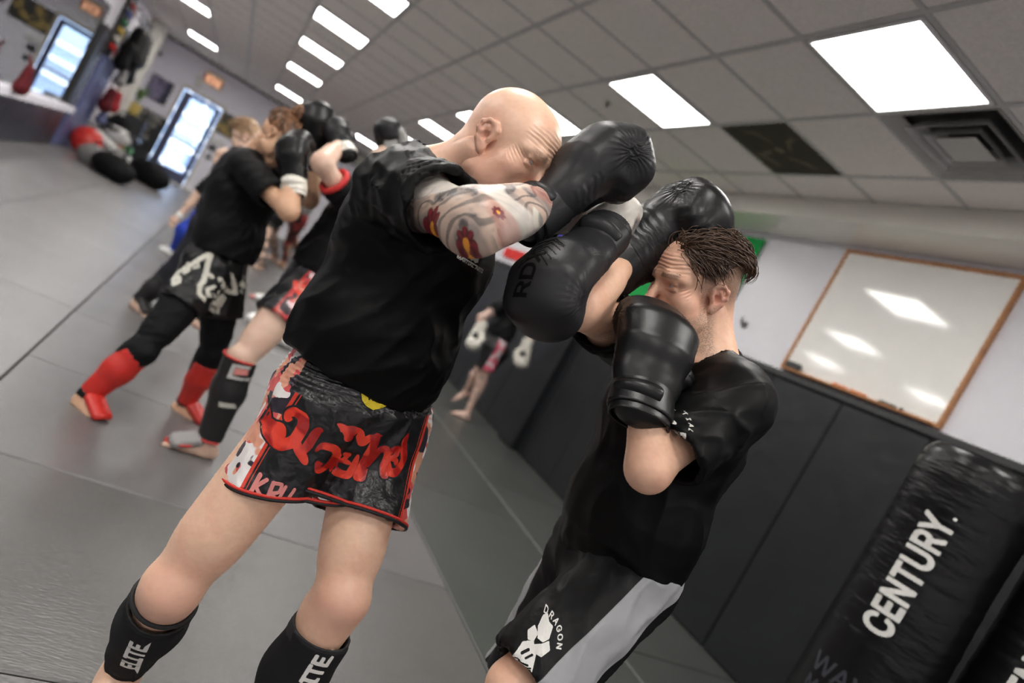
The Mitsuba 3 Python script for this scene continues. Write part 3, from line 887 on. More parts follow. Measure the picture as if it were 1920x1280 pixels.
# tattoos: coordinates along and around each arm
def arm_coords(p, a, b, ref):
    """(metres along the bone from a, angle round it from ref, metres from the bone)"""
    d = unit(b - a); r = unit(ref - d * (ref @ d)); t = np.cross(d, r)
    q = [p.x - float(a[0]), p.y - float(a[1]), p.z - float(a[2])]
    dot = lambda v: q[0] * float(v[0]) + q[1] * float(v[1]) + q[2] * float(v[2])
    x, u, v = dot(d), dot(r), dot(t)
    return x, dr.atan2(v, u), dr.sqrt(u * u + v * v)


def flower(u, v, cu, cv, r, n=8, ph=0.0):
    """petals and heart of a flower drawn at (cu, cv)"""
    x, y = u - cu, v - cv; d = dr.sqrt(x * x + y * y) / r; a = dr.atan2(y, x)
    edge = .72 + .28 * dr.abs(dr.cos(a * n * .5 + ph))
    return ss(edge + .08, edge - .08, d), ss(.34, .24, d), .75 + .25 * dr.cos(a * n + ph)


def ink(p, o, e1, e2, seed, flowers, base, fan=None):
    """grey-shaded sleeve tattoo laid on the outside of an arm: along e1, across e2"""
    q = [p.x - float(o[0]), p.y - float(o[1]), p.z - float(o[2])]
    x, v = (q[0] * float(e[0]) + q[1] * float(e[1]) + q[2] * float(e[2]) for e in (e1, e2))
    w1, w2 = fb(x * 22 + seed, v * 26, seed, 3), fb(x * 60, v * 60 + seed, 2.0, 3)
    w3 = fb(x * 14 + 3, v * 16 + seed, 5.0, 2)
    flow = dr.sin((.6 * x + v) * 130 + 16 * w1)                                        # waves and drapery
    line = ss(.86, .96, dr.abs(dr.sin((v - .7 * x) * 85 + 15 * fb(x * 16, v * 16, seed + 4, 2))))
    scales = ss(.25, .6, dr.abs(dr.sin(x * 230 + 2 * w1) * dr.cos(v * 230))) * ss(.52, .60, fb(x * 11, v * 11, seed + 9, 2))
    shade = .18 + ss(.34, .62, w1) * .55 + .30 * ss(.0, .9, flow) * ss(.40, .52, w3)
    c = mikit.mix(base, (.15, .145, .15), dr.clip(shade, 0, .82))
    c = mikit.mix(c, (.05, .048, .05), ss(.54, .66, w2) * ss(.44, .56, w1) * .80)
    c = mikit.mix(c, (.06, .056, .056), line * .65)
    c = mikit.mix(c, (.10, .098, .10), scales * .45)
    c = mikit.mix(c, (.66, .62, .56), ss(.60, .70, fb(x * 13 + 7, v * 13, seed + 1, 2)) * .75)
    c = mikit.mix(c, (.42, .17, .13), ss(.66, .74, fb(x * 15, v * 15 + 3, seed + 6, 2)) * .55)
    if fan is not None:
        fx, fv = x - fan[0], v - fan[1]; fa, fr = dr.atan2(fv, fx), dr.sqrt(fx * fx + fv * fv)
        fm = ss(.015, .02, fr) * ss(.062, .058, fr) * ss(.95, .88, dr.abs(fa - fan[2]))
        c = mikit.mix(c, mikit.mix((.62, .58, .50), (.16, .155, .15), ss(.55, .9, dr.abs(dr.sin(fa * 8))) * .8), fm)
    for cu, cv, rr in flowers:
        pet, heart, tone = flower(x, v, cu, cv, rr)
        c = mikit.mix(c, mi.Color3f(.19, .012, .022) * tone, pet * .94); c = mikit.mix(c, (.80, .33, .04), heart * .95)
    return c


t0 = A['elR']; tn = unit(-A_F * .2 + CB + .30 * CU); t1 = A['wrR'] - A['shR']; t1 = unit(t1 - tn * (t1 @ tn)); t2 = np.cross(tn, t1)
def on_arm(x, y):
    """a spot on the arm's outside, in the tattoo's own coordinates"""
    v = ray(x, y); nn = np.cross(t1, t2); q = EYE + v * (((t0 + nn * .03 * np.sign(nn @ CB) - EYE) @ nn) / (v @ nn)) - t0
    return float(q @ t1), float(q @ t2)
l1 = unit(A['wrL'] - A['elL']); ln = unit(CB - l1 * (CB @ l1)); l2 = np.cross(ln, l1)
A_upR, A_elR, A_wrR, A_shR, A_shL, A_elL, A_wrL = A['shR'], A['elR'], A['wrR'], A['shR'], A['shL'], A['elL'], A['wrL']
refR = unit(CB + .3 * CU)
gloss = {}


FLW = [on_arm(796, 405) + (.030,), on_arm(778, 424) + (.026,), on_arm(975, 432) + (.022,), on_arm(935, 400) + (.010,), on_arm(872, 452) + (.019,), on_arm(1003, 404) + (.010,)]
FAN = on_arm(985, 395) + (.7,)
def bald_skin(p, n, uv):
    c = skin_base(p, (.74, .475, .335), (.66, .31, .21))
    q = local(p, Mh)
    face = ss(.02, -.05, q.z - .35 * q.y) * ss(-.03, .02, q.y) * spot(q, (0, .04, -.02), .13)
    c = mikit.mix(c, (.52, .25, .18), dr.clip(face * .75 + spot(q, (.085, -.012, .008), .035) * .75 + spot(q, (.035, -.06, -.06), .06) * .45, 0, .8))
    c = mikit.mix(c, (.38, .22, .17), spot(q, (.0, .075, -.08), .05) * .35)
    brow = ss(.0075, .003, dr.abs(q.z - .0445 + .10 * dr.square(dr.abs(q.x) - .03) * 10)) * ss(.010, .016, dr.abs(q.x)) * ss(.060, .050, dr.abs(q.x)) * ss(.06, .07, q.y) * ss(.12, .11, q.y)
    c = mikit.mix(c, (.22, .12, .075), brow * .55 * (.4 + .6 * nz(q.x * 900, q.y * 500, q.z * 500)))
    for k in (A['knR'], A['knL']):
        c = mikit.mix(c, (.55, .27, .20), spot(p, k + facing(70) * .05, .075) * .6)
    xr, gr, rr = arm_coords(p, A_elR, A_wrR, refR)
    xu, gu, ru = arm_coords(p, A_shR, A_elR, refR)
    inR = ss(.092, .082, dr.minimum(dr.select((xr > -.06), rr, 9.0), dr.select((xu > .0), ru, 9.0)))
    c = mikit.mix(c, ink(p, t0, t1, t2, 3.0, FLW, (.64, .47, .37), FAN), inR * ss(.125, .14, dr.sqrt(q.x * q.x + q.y * q.y + q.z * q.z)) * ss(.30, .29, xr))
    xl, gl, rl = arm_coords(p, A_elL, A_wrL, refR)
    xv, gv, rv = arm_coords(p, A_shL, A_elL, refR)
    inL = ss(.085, .075, dr.minimum(dr.select(xl > -.06, rl, 9.0), dr.select(xv > .10, rv, 9.0)))
    c = mikit.mix(c, ink(p, A['elL'], l1, l2, 15.0, [], (.38, .325, .285)), inL)
    return c


skin('skin_bald', bald_skin, .35)
obj('body', A_mesh, 'skin_bald', bald, smooth=True)
eyeballs(Mh, Mh[:3, 0] * -.15 + Mh[:3, 1] + Mh[:3, 2] * -.02, [.10, .13, .15], 'eye', bald)

# shirt
sR = A['shR'] + .66 * (A['elR'] - A['shR']); sL = A['shL'] + .55 * (A['elL'] - A['shL'])
hem = P(654, 684, 1.55); hem_n = unit(hem - A['chest'])
Tsh = [cap(A['waist'] + hem_n * .14, A['waist'], .134, .130, k=.07, flat=unit(A_left * 1.2 + A_cl), fr=1.34), cap(A['waist'], A['chest'], .130, .128, k=.07, flat=unit(A_cl + A_left * .5), fr=1.34),
       cap(A['chest'], A['chest'] + (A['neck'] - A['chest']) * .45, .128, .112, k=.06, flat=A_cl, fr=1.40)]
for s in ('R', 'L'):
    Tsh += [cap(A['neck'] + (A['chest'] - A['neck']) * .16, A['sh' + s], .074, .072, k=.05)]
slR = cap(A['shR'] + (A['chest'] - A['shR']) * .06, sR + (A['elR'] - A['shR']) * .2, .086, .080, k=.05)
slL = cap(A['shL'], sL + (A['elL'] - A['shL']) * .2, .076, .076, k=.05)
u_R, u_L = unit(A['elR'] - A['shR']), unit(A['elL'] - A['shL'])
# the sleeves' ends, the neckline and the hem are hollow
ends = [cap(A['neck'] + (A['chest'] - A['neck']) * .02 + A_chest * .012, neck_top, .0735, .078, k=.01), cap(hem + hem_n * .03, hem + hem_n * .2, .118, .118, k=.01, flat=A_left, fr=1.33)]
def sleeve(c, sh, s, u, r=.066):
    return surface([c], .0055, minus=[cyl(s, s + u * .25, .14), cap(s - u * .06, s + u * .10, r, r + .002, k=.004)])
hemp = pln(hem + hem_n * .012, hem_n - UP * .12 - A_left * .10)
shirt = cat_mesh([surface(Tsh + [cap(A['shR'] + (A['chest'] - A['shR']) * .15, A['shR'] + u_R * .05, .078, .070, k=.05), cap(A['shL'], A['shL'] + u_L * .05, .076, .07, k=.05), hemp], .0055, minus=ends), sleeve(slR, A['shR'], sR, u_R, .071), sleeve(slL, A['shL'], sL, u_L)])
f1 = folds(unit(A['shR'] - A['neck'] + .4 * (A['elR'] - A['shR'])), 26, 5, 2, 1.6); f2 = folds(unit(CR * .9 + CU * .55), 15, 4, 7, 1.8); f3 = folds(unit(CR + CU * .1), 17, 5, 11, 1.8)
def shirt_fold(p, n):
    s = np.exp(-((p - (A['shR'] + (A['neck'] - A['shR']) * .35)) ** 2).sum(1) / .15 ** 2)
    w = np.exp(-((p - (A['waist'] + hem_n * .05)) ** 2).sum(1) / .17 ** 2)
    m = np.clip(1 - s - w, .25, 1)
    return .017 * s * f1(p) + .013 * w * f3(p) + .012 * m * f2(p)
shirt = displaced(shirt, shirt_fold, 1)
obj('t_shirt', shirt, 'black_jersey', bald, smooth=True)
nk = A['neck'] + (A['chest'] - A['neck']) * .05

# shorts: flared legs, gathered waistband, a patterned side panel, lettering
def px_shape(pts, o, ex, ey):
    """picture points laid on the plane (o, ex, ey): a shape to be printed there"""
    n = np.cross(ex, ey); out = []
    for x, y in pts:
        v = ray(x, y); q = EYE + v * (((o - EYE) @ n) / (v @ n)) - o; out.append((q @ ex, q @ ey))
    return out


hipc = A['pel']; wb = P(684, 700, 1.56)
wb_n = unit(wb - (A['hipR'] + A['hipL']) / 2)
dirR, dirL = unit(A['knR'] - A['hipR']), unit(A['knL'] - A['hipL'])
hemR, hemL = P(502, 905, 1.455), P(683, 968, 1.54)
Sh = [cap(wb + wb_n * .10, wb - wb_n * .05, .116, .124, k=.05, flat=A_left, fr=1.36), ell(hipc - UP * .03, (.165, .13, .13), np.stack([A_left, A_hip, UP], 1), k=.05),
      cap(A['hipR'] + A_left * .010, hemR + A_left * .012 + dirR * .05, .104, .092, k=.045, flat=A_left, fr=1.06), cap(A['hipL'] + A_left * .004, hemL - A_left * .006 + dirL * .05, .106, .098, k=.045, flat=A_left, fr=1.06)]
hn_R, hn_L = unit(dirR + A_left * .42 - A_hip * .1), unit(dirL - A_left * .10 - A_hip * .05)
cut = [cyl(hemR, hemR + hn_R * .25, .17), cyl(hemL, hemL + hn_L * .25, .155), cap(hemR + A_left * .012 - dirR * .05, hemR + A_left * .012 + dirR * .2, .082, .088, k=.004, flat=A_left, fr=1.06), cap(hemL - A_left * .006 - dirL * .05, hemL - A_left * .006 + dirL * .2, .086, .088, k=.004, flat=A_left, fr=1.06),
       cyl(wb + wb_n * .050, wb + wb_n * .3, .3)]
shorts = surface(Sh, .0052, minus=cut)
g1, g2 = folds(unit(dirR + .3 * A_left), 15, 4, 21, 1.4), folds(unit(dirL - .2 * A_left), 15, 4, 31, 1.4)
def shorts_fold(p, n):
    w = (p - wb) @ wb_n; s = (p - hipc) @ A_left
    band = np.clip((w + .050) / .012, 0, 1)
    ripple = .0028 * np.sin(w * 620) + .0012 * np.sin(np.arctan2((p - wb) @ A_hip, s) * 90)
    crotch = np.exp(-(s / .06) ** 2) * np.clip(-w / .1, 0, 1)
    return band * ripple + (1 - band) * (np.where(s < 0, .011 * g1(p), .010 * g2(p)) + .004 * (meshkit.fbm(p * 40, 2, 4) - .5))
shorts = displaced(shorts, shorts_fold, 1)
pan0, pan1 = P(575, 672, 1.52), P(447, 900, 1.44)
pan_d = unit(pan1 - pan0); pan_n = unit(np.cross(pan_d, A_hip)); pan_n = pan_n if pan_n @ A_left < 0 else -pan_n
def camo(u, v):
    a, b = fb(u * 21, v * 17, 3.0, 2), fb(u * 24 + 9, v * 19, 8.0, 2)
    c = mikit.mix((.66, .30, .20), (.60, .085, .085), ss(.50, .53, a))
    c = mikit.mix(c, (.78, .74, .72), ss(.56, .59, b)); return mikit.mix(c, (.025, .02, .03), ss(.60, .62, fb(u * 26 + 4, v * 22 + 5, 1.0, 2)))
def bald_shorts(p, n, uv):
    q = local(p, frame_mat(hipc, A_left, A_hip, UP))
    d = sum((pi - float(o)) * float(k) for pi, o, k in zip((p.x, p.y, p.z), pan0, pan_n))
    w = sum((pi - float(o)) * float(k) for pi, o, k in zip((p.x, p.y, p.z), wb, wb_n))
    dl = q.x - .172 + .10 * (q.z + .1)
    d = dr.maximum(d, dl) - .004
    c = mi.Color3f(.0085, .0085, .0095)
    c = mikit.mix(c, camo(1.5 * (q.y + .4 * q.x), 1.5 * q.z), ss(0, .001, d))
    c = mikit.mix(c, (.60, .045, .025), ss(.0065, .0055, dr.abs(d + .004)))
    c = mikit.mix(c, (.008, .008, .009), ss(.0022, .0016, dr.abs(d + .0065)) * 1.0)
    c = mikit.mix(c, (.010, .010, .011), ss(-.048, -.046, w) * ss(.012, .010, d))
    return c
bumped('bald_shorts', mikit.proc(bald_shorts), lambda p, n, uv: fb(p.x * 60, p.y * 60, p.z * 60, 3), .003, .30, .5, sheen=.3)
sk = obj('fight_shorts', shorts, 'bald_shorts', bald, smooth=True, label='black satin shorts with red lettering and a red camouflage side panel')
# hem piping: the shorts' lowest rim
def rim_tube(mesh, o, n, r, q=72, out=.0):
    """a tube round the rim of a mesh near the plane (o, n)"""
    v = np.asarray(mesh.vertices); d = (v - o) @ n; e1 = unit(np.cross(n, [.3, .5, .8])); e2 = np.cross(n, e1)
    s = v[(np.abs(d) < .016) & (np.linalg.norm(v - o, axis=1) < .2)] - o
    a = np.arctan2(s @ e2, s @ e1); rr = np.linalg.norm(s - (s @ n)[:, None] * n, axis=1); pts = []
    for t in np.linspace(-np.pi, np.pi, q, endpoint=False):
        m = np.abs(np.angle(np.exp(1j * (a - t)))) < .12
        if m.any(): pts.append((t, np.quantile(rr[m], .93)))
    t, R = np.array(pts).T; R = np.convolve(np.r_[R[-2:], R, R[:2]], np.ones(5) / 5, 'valid')
    return tube(o + (R[:, None] + out) * (np.cos(t)[:, None] * e1 + np.sin(t)[:, None] * e2) - n * .006, r, 8, closed=True)
bsdf('red_piping', (.55, .035, .025), .5, .3)
for o, n in ((hemR, hn_R), (hemL, hn_L)):
    obj('hem_piping', rim_tube(shorts, o, n, .0034), 'red_piping', sk, smooth=True)
    obj('hem_binding', rim_tube(shorts, o + n * .006, n, .0042, out=-.001), 'rubber_black', sk, smooth=True)

po = hipc + A_hip * .14; pex, pey = unit(A_left - UP * .12), None
pey = unit(np.cross(A_hip, pex)); pex = unit(np.cross(pey, A_hip)) if abs(pex @ A_hip) > 1e-3 else pex
def strokes(ss_, o=None):
    out = []
    for pts, w in ss_:
        pts = np.array(px_shape(pts, po, pex, pey)); w = np.broadcast_to(np.asarray(w, float), (len(pts),)) * .5 * 1.45 / FPX
        t = np.linspace(0, 1, len(pts)); tt = np.linspace(0, 1, 9 * len(pts))
        from scipy.interpolate import PchipInterpolator as Pi
        xy = np.stack([Pi(t, pts[:, 0])(tt), Pi(t, pts[:, 1])(tt)], 1); ww = Pi(t, w)(tt)
        for k in range(len(tt) - 1):
            out.append(sg.MultiPoint([xy[k], xy[k + 1]]).convex_hull.buffer(max(.0006, .5 * (ww[k] + ww[k + 1])), 6))
    return unary_union(out).simplify(.0003)
Z = lambda x, y: (400 + x / 4.266, 600 + y / 4.266)
thai_strokes = [
    ([Z(445, 740), Z(430, 800), Z(425, 850), Z(480, 880), Z(540, 880), Z(545, 920), Z(500, 940), Z(470, 900)], [2, 14, 20, 20, 17, 13, 9, 4]),
    ([Z(425, 850), Z(430, 930), Z(500, 985), Z(580, 975), Z(660, 930), Z(710, 850), Z(710, 770), Z(660, 745), Z(600, 775), Z(590, 810), Z(625, 800)], [12, 15, 18, 19, 21, 21, 18, 15, 12, 9, 4]),
    ([Z(650, 930), Z(680, 1010), Z(720, 1080), Z(735, 1120)], [16, 17, 15, 4]),
    ([Z(700, 1030), Z(760, 970), Z(800, 910), Z(835, 870), Z(870, 872)], [14, 18, 18, 14, 3]),
    ([Z(820, 1020), Z(880, 985), Z(960, 1010), Z(985, 1070), Z(950, 1130), Z(890, 1175), Z(840, 1180), Z(830, 1120), Z(865, 1135)], [5, 13, 15, 16, 15, 14, 13, 9, 4]),
    ([Z(1060, 1080), Z(1085, 1090), Z(1050, 1130), Z(1010, 1135), Z(1060, 1150), Z(1090, 1165)], [10, 11, 10, 8, 10, 8]),
    ([Z(1010, 1090), Z(975, 1150), Z(965, 1210), Z(1020, 1250), Z(1090, 1250), Z(1130, 1180), Z(1160, 1100)], [9, 14, 16, 16, 14, 13, 6]),
    ([Z(990, 815), Z(1040, 850), Z(1080, 920), Z(1060, 940)], [2, 13, 17, 4]),
    ([Z(1030, 860), Z(1120, 870), Z(1165, 900), Z(1190, 980), Z(1250, 950), Z(1350, 935)], [10, 16, 17, 17, 14, 3]),
    ([Z(1310, 940), Z(1275, 1030), Z(1230, 1120), Z(1180, 1220), Z(1150, 1265), Z(1200, 1270), Z(1235, 1215)], [15, 18, 18, 17, 13, 9, 4]),
    ([Z(1245, 1190), Z(1290, 1120), Z(1330, 1060), Z(1390, 1055), Z(1400, 1120), Z(1365, 1200), Z(1370, 1250), Z(1395, 1265)], [4, 12, 13, 14, 15, 14, 12, 4]),
    ([Z(1400, 1110), Z(1460, 1060), Z(1490, 1060), Z(1475, 1110), Z(1430, 1130), Z(1470, 1150), Z(1475, 1180)], [6, 12, 12, 11, 8, 10, 8]),
    ([Z(1415, 1110), Z(1405, 1180), Z(1425, 1235), Z(1480, 1240), Z(1535, 1180), Z(1545, 1070), Z(1555, 1000), Z(1583, 955)], [8, 13, 15, 16, 15, 14, 13, 3])]
def letter_fn(p, n, uv):
    return mikit.mix((.70, .05, .025), (.34, .008, .006), ss(.45, .60, nz(p.x * 34 + p.z * 20, p.z * 34, p.y * 30)))
bsdf('red_satin', mikit.proc(letter_fn), .30, .5, sheen=.3)
tx = strokes(thai_strokes)
obj('lettering', decal(tx, shorts, po, pex, pey, .0022, .002, .007), 'red_satin', sk, label='large red Thai lettering')
obj('lettering_outline', decal(tx.buffer(.0035), shorts, po, pex, pey, .0012, .001, .007), 'rubber_black', sk, label='black outline of the lettering')
K = lambda x, y: (100 + x / 2.6667, 820 + y / 2.6667)
kru = [([K(1035, 172), K(985, 248)], 7), ([K(1068, 185), K(1010, 222)], 6), ([K(1010, 215), K(1045, 268)], 6), ([K(1100, 195), K(1065, 272)], 7), ([K(1098, 198), K(1140, 205), K(1130, 235), K(1082, 240)], 6), ([K(1090, 240), K(1115, 280)], 6),
       ([K(1160, 218), K(1130, 262), K(1150, 285), K(1175, 270), K(1203, 235)], 6)]
bsdf('pink_print', (.62, .22, .20), .6, .3)
obj('lettering', decal(strokes(kru), shorts, po, pex, pey, .0022, .002, .006), 'pink_print', sk, label='pink letters KRU near the hem')
badge = sg.Polygon(px_shape([(680, 741), (684, 736), (705, 737), (728, 741), (733, 747), (731, 760), (718, 766), (700, 767), (688, 760), (681, 750)], po, pex, pey)).buffer(.002)
bsdf('yellow_patch', (.72, .55, .03), .5, .3)
bm = decal(badge, shorts, po, pex, pey, .004, .004, .008)
obj('waist_patch', bm, 'yellow_patch', sk, label='yellow waistband patch reading WTS')
wts = [([(690, 739), (693, 750), (697, 743), (700, 752), (705, 741)], 2.4), ([(705, 743), (718, 746)], 2.2), ([(711, 745), (710, 756)], 2.6), ([(727, 749), (722, 748), (722, 752), (726, 755), (724, 759), (719, 757)], 2.2)]
obj('lettering', decal(strokes(wts), shorts, po, pex, pey, .0052, .002, .006), 'rubber_black', sk, label='black letters on the yellow patch')

# shin sleeves
def shin_guard(kn, an, fwd, name, rim=True):
    d = unit(an - kn); L = np.linalg.norm(an - kn); f = unit(fwd - d * (fwd @ d)); r = np.cross(d, f)
    p = [cap(kn + d * .04, kn + d * L * .45 - f * .010, .066, .068, k=.04, flat=r, fr=1.02), cap(kn + d * L * .45 - f * .010, an + d * .02, .066, .046, k=.04), cap(kn + d * .09 + f * .030, kn + d * L * .75 + f * .028, .042, .036, k=.03, flat=r, fr=1.25)]
    top = kn + d * .088
    m = surface(p, .0048, minus=[cyl(top - d * .2, top, .16), cyl(an - d * .01, an + d * .1, .1), cap(top - d * .1, top + d * .02, .060, .062, k=.004)])
    return displaced(m, lambda q, n: .004 * (meshkit.fbm(q * 12, 2, 3) - .5) + .0012 * np.sin(((q - kn) @ d) * 260 + 3 * meshkit.fbm(q * 20, 1, 2)) * np.exp(-(((q - an) @ d) / .1) ** 2)), top, d, f, r
cloth('shin_cloth', (.0085, .0085, .0095), 600, .8, .2)
cloth('shin_band', (.020, .020, .021), 420, .7, .25)
bsdf('white_print', (.62, .61, .58), .6, .3)
elite = {'R': [[(284, 1206), (262, 1205), (255, 1222), (280, 1218)], [(285, 1208), (276, 1212), (266, 1230), (262, 1244), (283, 1214)]]}
for s, kn, an, f0, logo in (('R', A['knR'], A['anR'], facing(80), (250, 1232)), ('L', A['knL'], A['anL'], facing(62), (579, 1234))):
    m, top, d, f, r = shin_guard(kn, an, f0, s)
    sg_k = obj('shin_guard', m, 'shin_cloth', bald, smooth=True, label='black cloth shin guard with white ELITE lettering')
    band = surface([cap(top + d * .0 - d * .02, top + d * .06, .0685, .072, k=.01, flat=r, fr=1.02)], .0048, minus=[cyl(top - d * .2, top - d * .004, .2), cyl(top + d * .026, top + d * .2, .2), cap(top - d * .1, top + d * .014, .0615, .0635, k=.004)])
    obj('elastic_band', band, 'shin_band', sg_k, smooth=True)
    if s == 'R':
        e = [top + d * (-.022 - .018 * math.cos(t)) + .066 * (f * math.cos(t) + r * math.sin(t)) for t in np.linspace(-np.pi, np.pi, 40)]
        st = tube(np.array(e), .0055, 8, closed=False)
        c = np.asarray(st.vertices); obj('strap', trimesh.Trimesh(c + ((c - kn) @ d)[:, None] * 0, st.faces, process=False), 'shin_band', sg_k, smooth=True)
    # letters read along the shin
    ex = unit(CR * .52 + CU * .85); ez = unit(f0 + .25 * CB); ex = unit(ex - ez * (ex @ ez)); ey = np.cross(ez, ex)
    v = ray(*logo); o = P(logo[0], logo[1], (top - EYE) @ c_f)
    E_ = polys_of('ELITE', .036); E_ = unary_union([affinity.scale(E_.buffer(.0012), .84, 1.0, origin=(0, 0))]); b = E_.bounds; E_ = affinity.translate(E_, -(b[0] + b[2]) / 2, -(b[1] + b[3]) / 2); b = E_.bounds; E_ = unary_union([E_, sg.Polygon([(b[2], b[1]), (b[2] + .022, b[1]), (b[2], b[1] + .008)]), sg.Polygon([(b[0], b[1]), (b[0] - .022, b[1]), (b[0], b[1] + .008)])])
    try: obj('lettering', decal(E_, m, o + ez * .03, ex, ey, .0016, .0012, .006), 'white_print', sg_k, label='white ELITE lettering')
    except Exception as ex_: print('elite', ex_)

# gloves
Mr = glove_frame(A['wrR'] + unit(P(1190, 268, 1.43) - A['wrR']) * .035, P(1190, 268, 1.43) - A['wrR'], -.58 * CR + .81 * CU + .25 * CB)
key, S = glove(bald, Mr, False, 'glove_matte', 'matt black boxing glove raised beside his face', scale=1.14)
Ml = glove_frame(A['wrL'] + CR * .012 - CU * .008 + unit(P(965, 600, 1.2) - A['wrL']) * .03, P(965, 600, 1.2) - A['wrL'], -.50 * CR + .47 * CU + .73 * CB)
key2, S2 = glove(bald, Ml, True, 'glove_matte', 'matt black boxing glove with RDX lettering pointing down', scale=1.09)


def placed(key_mesh, S):
    m = glove_meshes()[key_mesh]; return trimesh.Trimesh(np.asarray(m.vertices) @ S[:3, :3].T + S[:3, 3], m.faces, process=False)


def print_text(text, h, mesh, at, exd, eyd, mat, parent, label=None, depth=1.25, lift=.0012, xs=1.0, shape=None, thick=.001, maxe=.006):
    sh = polys_of(text, h) if shape is None else shape
    sh = affinity.scale(sh, xs, 1, origin=(0, 0)); bb = sh.bounds; sh = affinity.translate(sh, -(bb[0] + bb[2]) / 2, -(bb[1] + bb[3]) / 2)
    ex = unit(exd); ey = unit(eyd - ex * (eyd @ ex)); o = P(at[0], at[1], depth)
    return obj('lettering' if shape is None else 'emblem', decal(sh, mesh, o, ex, ey, lift, thick, maxe, back=.25), mat, parent, label=label)


gl_L, gl_R = placed('body_l', S2), placed('body', S)
zb = S2[:3, 2] / np.linalg.norm(S2[:3, 2]); xb = S2[:3, 0] / np.linalg.norm(S2[:3, 0])
zn = unit(zb + .35 * CB)
tdir = unit(-xb - zn * (-xb @ zn))
print_text('RDX', .030, gl_L, (1010, 566), tdir, np.cross(zn, tdir), 'glove_print', key2, 'glossy black RDX letters', 1.27, xs=1.15)
lines = []
for k in range(5):
    lines.append(sg.LineString([(-.055 + .012 * k, .030), (-.02 + .014 * k, .0), (-.045 + .016 * k, -.03)]).buffer(.0011))
zig = unary_union(lines + [sg.LineString([(.02, .035), (.03, .0), (.015, -.03)]).buffer(.0013)])
print_text('', 0, gl_L, (1030, 520), tdir, np.cross(zn, tdir), 'glove_print', key2, 'thin embossed lines', 1.28, shape=zig, lift=.0008)
def badge_shape():
    r = sg.Point(0, 0).buffer(.029, 24); ring = r.difference(sg.Point(0, 0).buffer(.0265, 24))
    tri = sg.Polygon([(-.012, -.004), (.0, .014), (.013, -.004)]).difference(sg.Polygon([(-.006, -.003), (.0, .006), (.006, -.003)]))
    return unary_union([ring, tri, sg.box(-.013, -.011, .013, -.0075)])
strap_L, strap_R = placed('tab_l', S2), placed('tab', S)
print_text('', 0, strap_L, (1088, 462), tdir, np.cross(zn, tdir), 'glove_print', key2, 'round embossed wrist badge', 1.33, shape=badge_shape(), lift=.001)
zr = S[:3, 2] / np.linalg.norm(S[:3, 2]); xr_ = S[:3, 0] / np.linalg.norm(S[:3, 0])
print_text('', 0, strap_R, (1058, 322), -xr_, np.cross(unit(zr + .3 * CB), -xr_), 'glove_print', key, 'round embossed wrist badge', 1.33, shape=badge_shape(), lift=.001)

# chest print
cz = unit(A_chest + .2 * CB); cx = unit(np.cross(UP, cz)); cy = np.cross(cz, cx)
print_text('MARTIAL ARTS', .0085, shirt, (868, 488), cx, cy, 'white_print', None or [k for k in scene if k.endswith('__t_shirt')][-1], 'small white chest print ending in ARTS', 1.5, xs=1.15, maxe=.004)
crest = unary_union([affinity.translate(sg.Polygon([(-.008, 0), (-.006, .012), (0, .017), (.006, .012), (.008, 0), (0, -.004)]), 0.014 * k, 0) for k in (-1, 0, 1)] + [sg.box(-.026, -.009, .026, -.006)])
print_text('', 0, shirt, (868, 474), cx, cy, 'white_print', [k for k in scene if k.endswith('__t_shirt')][-1], 'white crest print', 1.5, shape=crest, maxe=.004)

# ------------------------------------------------------------------ the dark-haired man
dark = thing('person', 'dark-haired bearded man in a black t-shirt guarding his head beside the whiteboard wall', 'person')
B = dict(shL=P(1376, 752, 1.46), elL=P(1216, 882, 1.33), wrL=P(1212, 702, 1.37), shR=P(1172, 622, 1.70), elR=P(1078, 572, 1.40), wrR=P(1184, 484, 1.56),
         neck=P(1328, 672, 1.60), pel=P(1150, 1042, 1.64), hipL=P(1186, 1074, 1.58), hipR=P(1120, 1020, 1.74), knL=P(968, 1288, 1.38), knR=P(1010, 1215, 1.72))
B['chest'] = P(1262, 790, 1.60); B['waist'] = P(1188, 955, 1.62)
B['anL'] = np.array([B['knL'][0] + .10, B['knL'][1] - .02, .085]); B['anR'] = np.array([B['knR'][0] + .08, B['knR'][1] + .10, .085])
B_F = facing(154); Mb = pose(P(1340, 560, 1.5), B_F, 26, 0); Mb = pose(P(1341, 560, 1.50) + Mb[:3, 0] * .080, B_F, 26, -3); Mb[:3, :3] *= 1.03
B_hip = facing(142); B_left = unit(np.cross(UP, B_hip)); B_chest = facing(128); B_cl = unit(np.cross(UP, B_chest))
bn_top = (Mb @ [0, -.028, -.045, 1])[:3]
B_neckp = [cap(B['neck'] + (B['chest'] - B['neck']) * .12, bn_top, .062, .058, k=.035), cap(B['neck'] + (B['shL'] - B['neck']) * .5, (Mb @ [-.03, -.05, -.055, 1])[:3], .042, .030, k=.045),
           cap(B['neck'] + (B['shR'] - B['neck']) * .5, (Mb @ [.03, -.05, -.055, 1])[:3], .042, .030, k=.045), cap((Mb @ [-.06, -.015, -.03, 1])[:3], B['neck'] + (B['chest'] - B['neck']) * .22 + B_chest * .06, .022, .020, k=.04)]
B_body = torso(B, B_cl, B_left, .96) + arm(B['shR'], B['elR'], B['wrR'], 1.08) + arm(B['shL'], B['elL'], B['wrL'], .90) + B_neckp + leg(B['hipL'], B['knL'], B['anL'], B_hip, 1.0, B_hip) + leg(B['hipR'], B['knR'], B['anR'], B_hip, 1.0, B_hip)
headb = moved(head_parts(True, 1.06, True, True, 1.15), Mb) + B_neckp[:3]
dark_mesh = cat_mesh([surface(B_body, .005), displaced(surface(headb, .0023), scalp(Mb, .0012))])


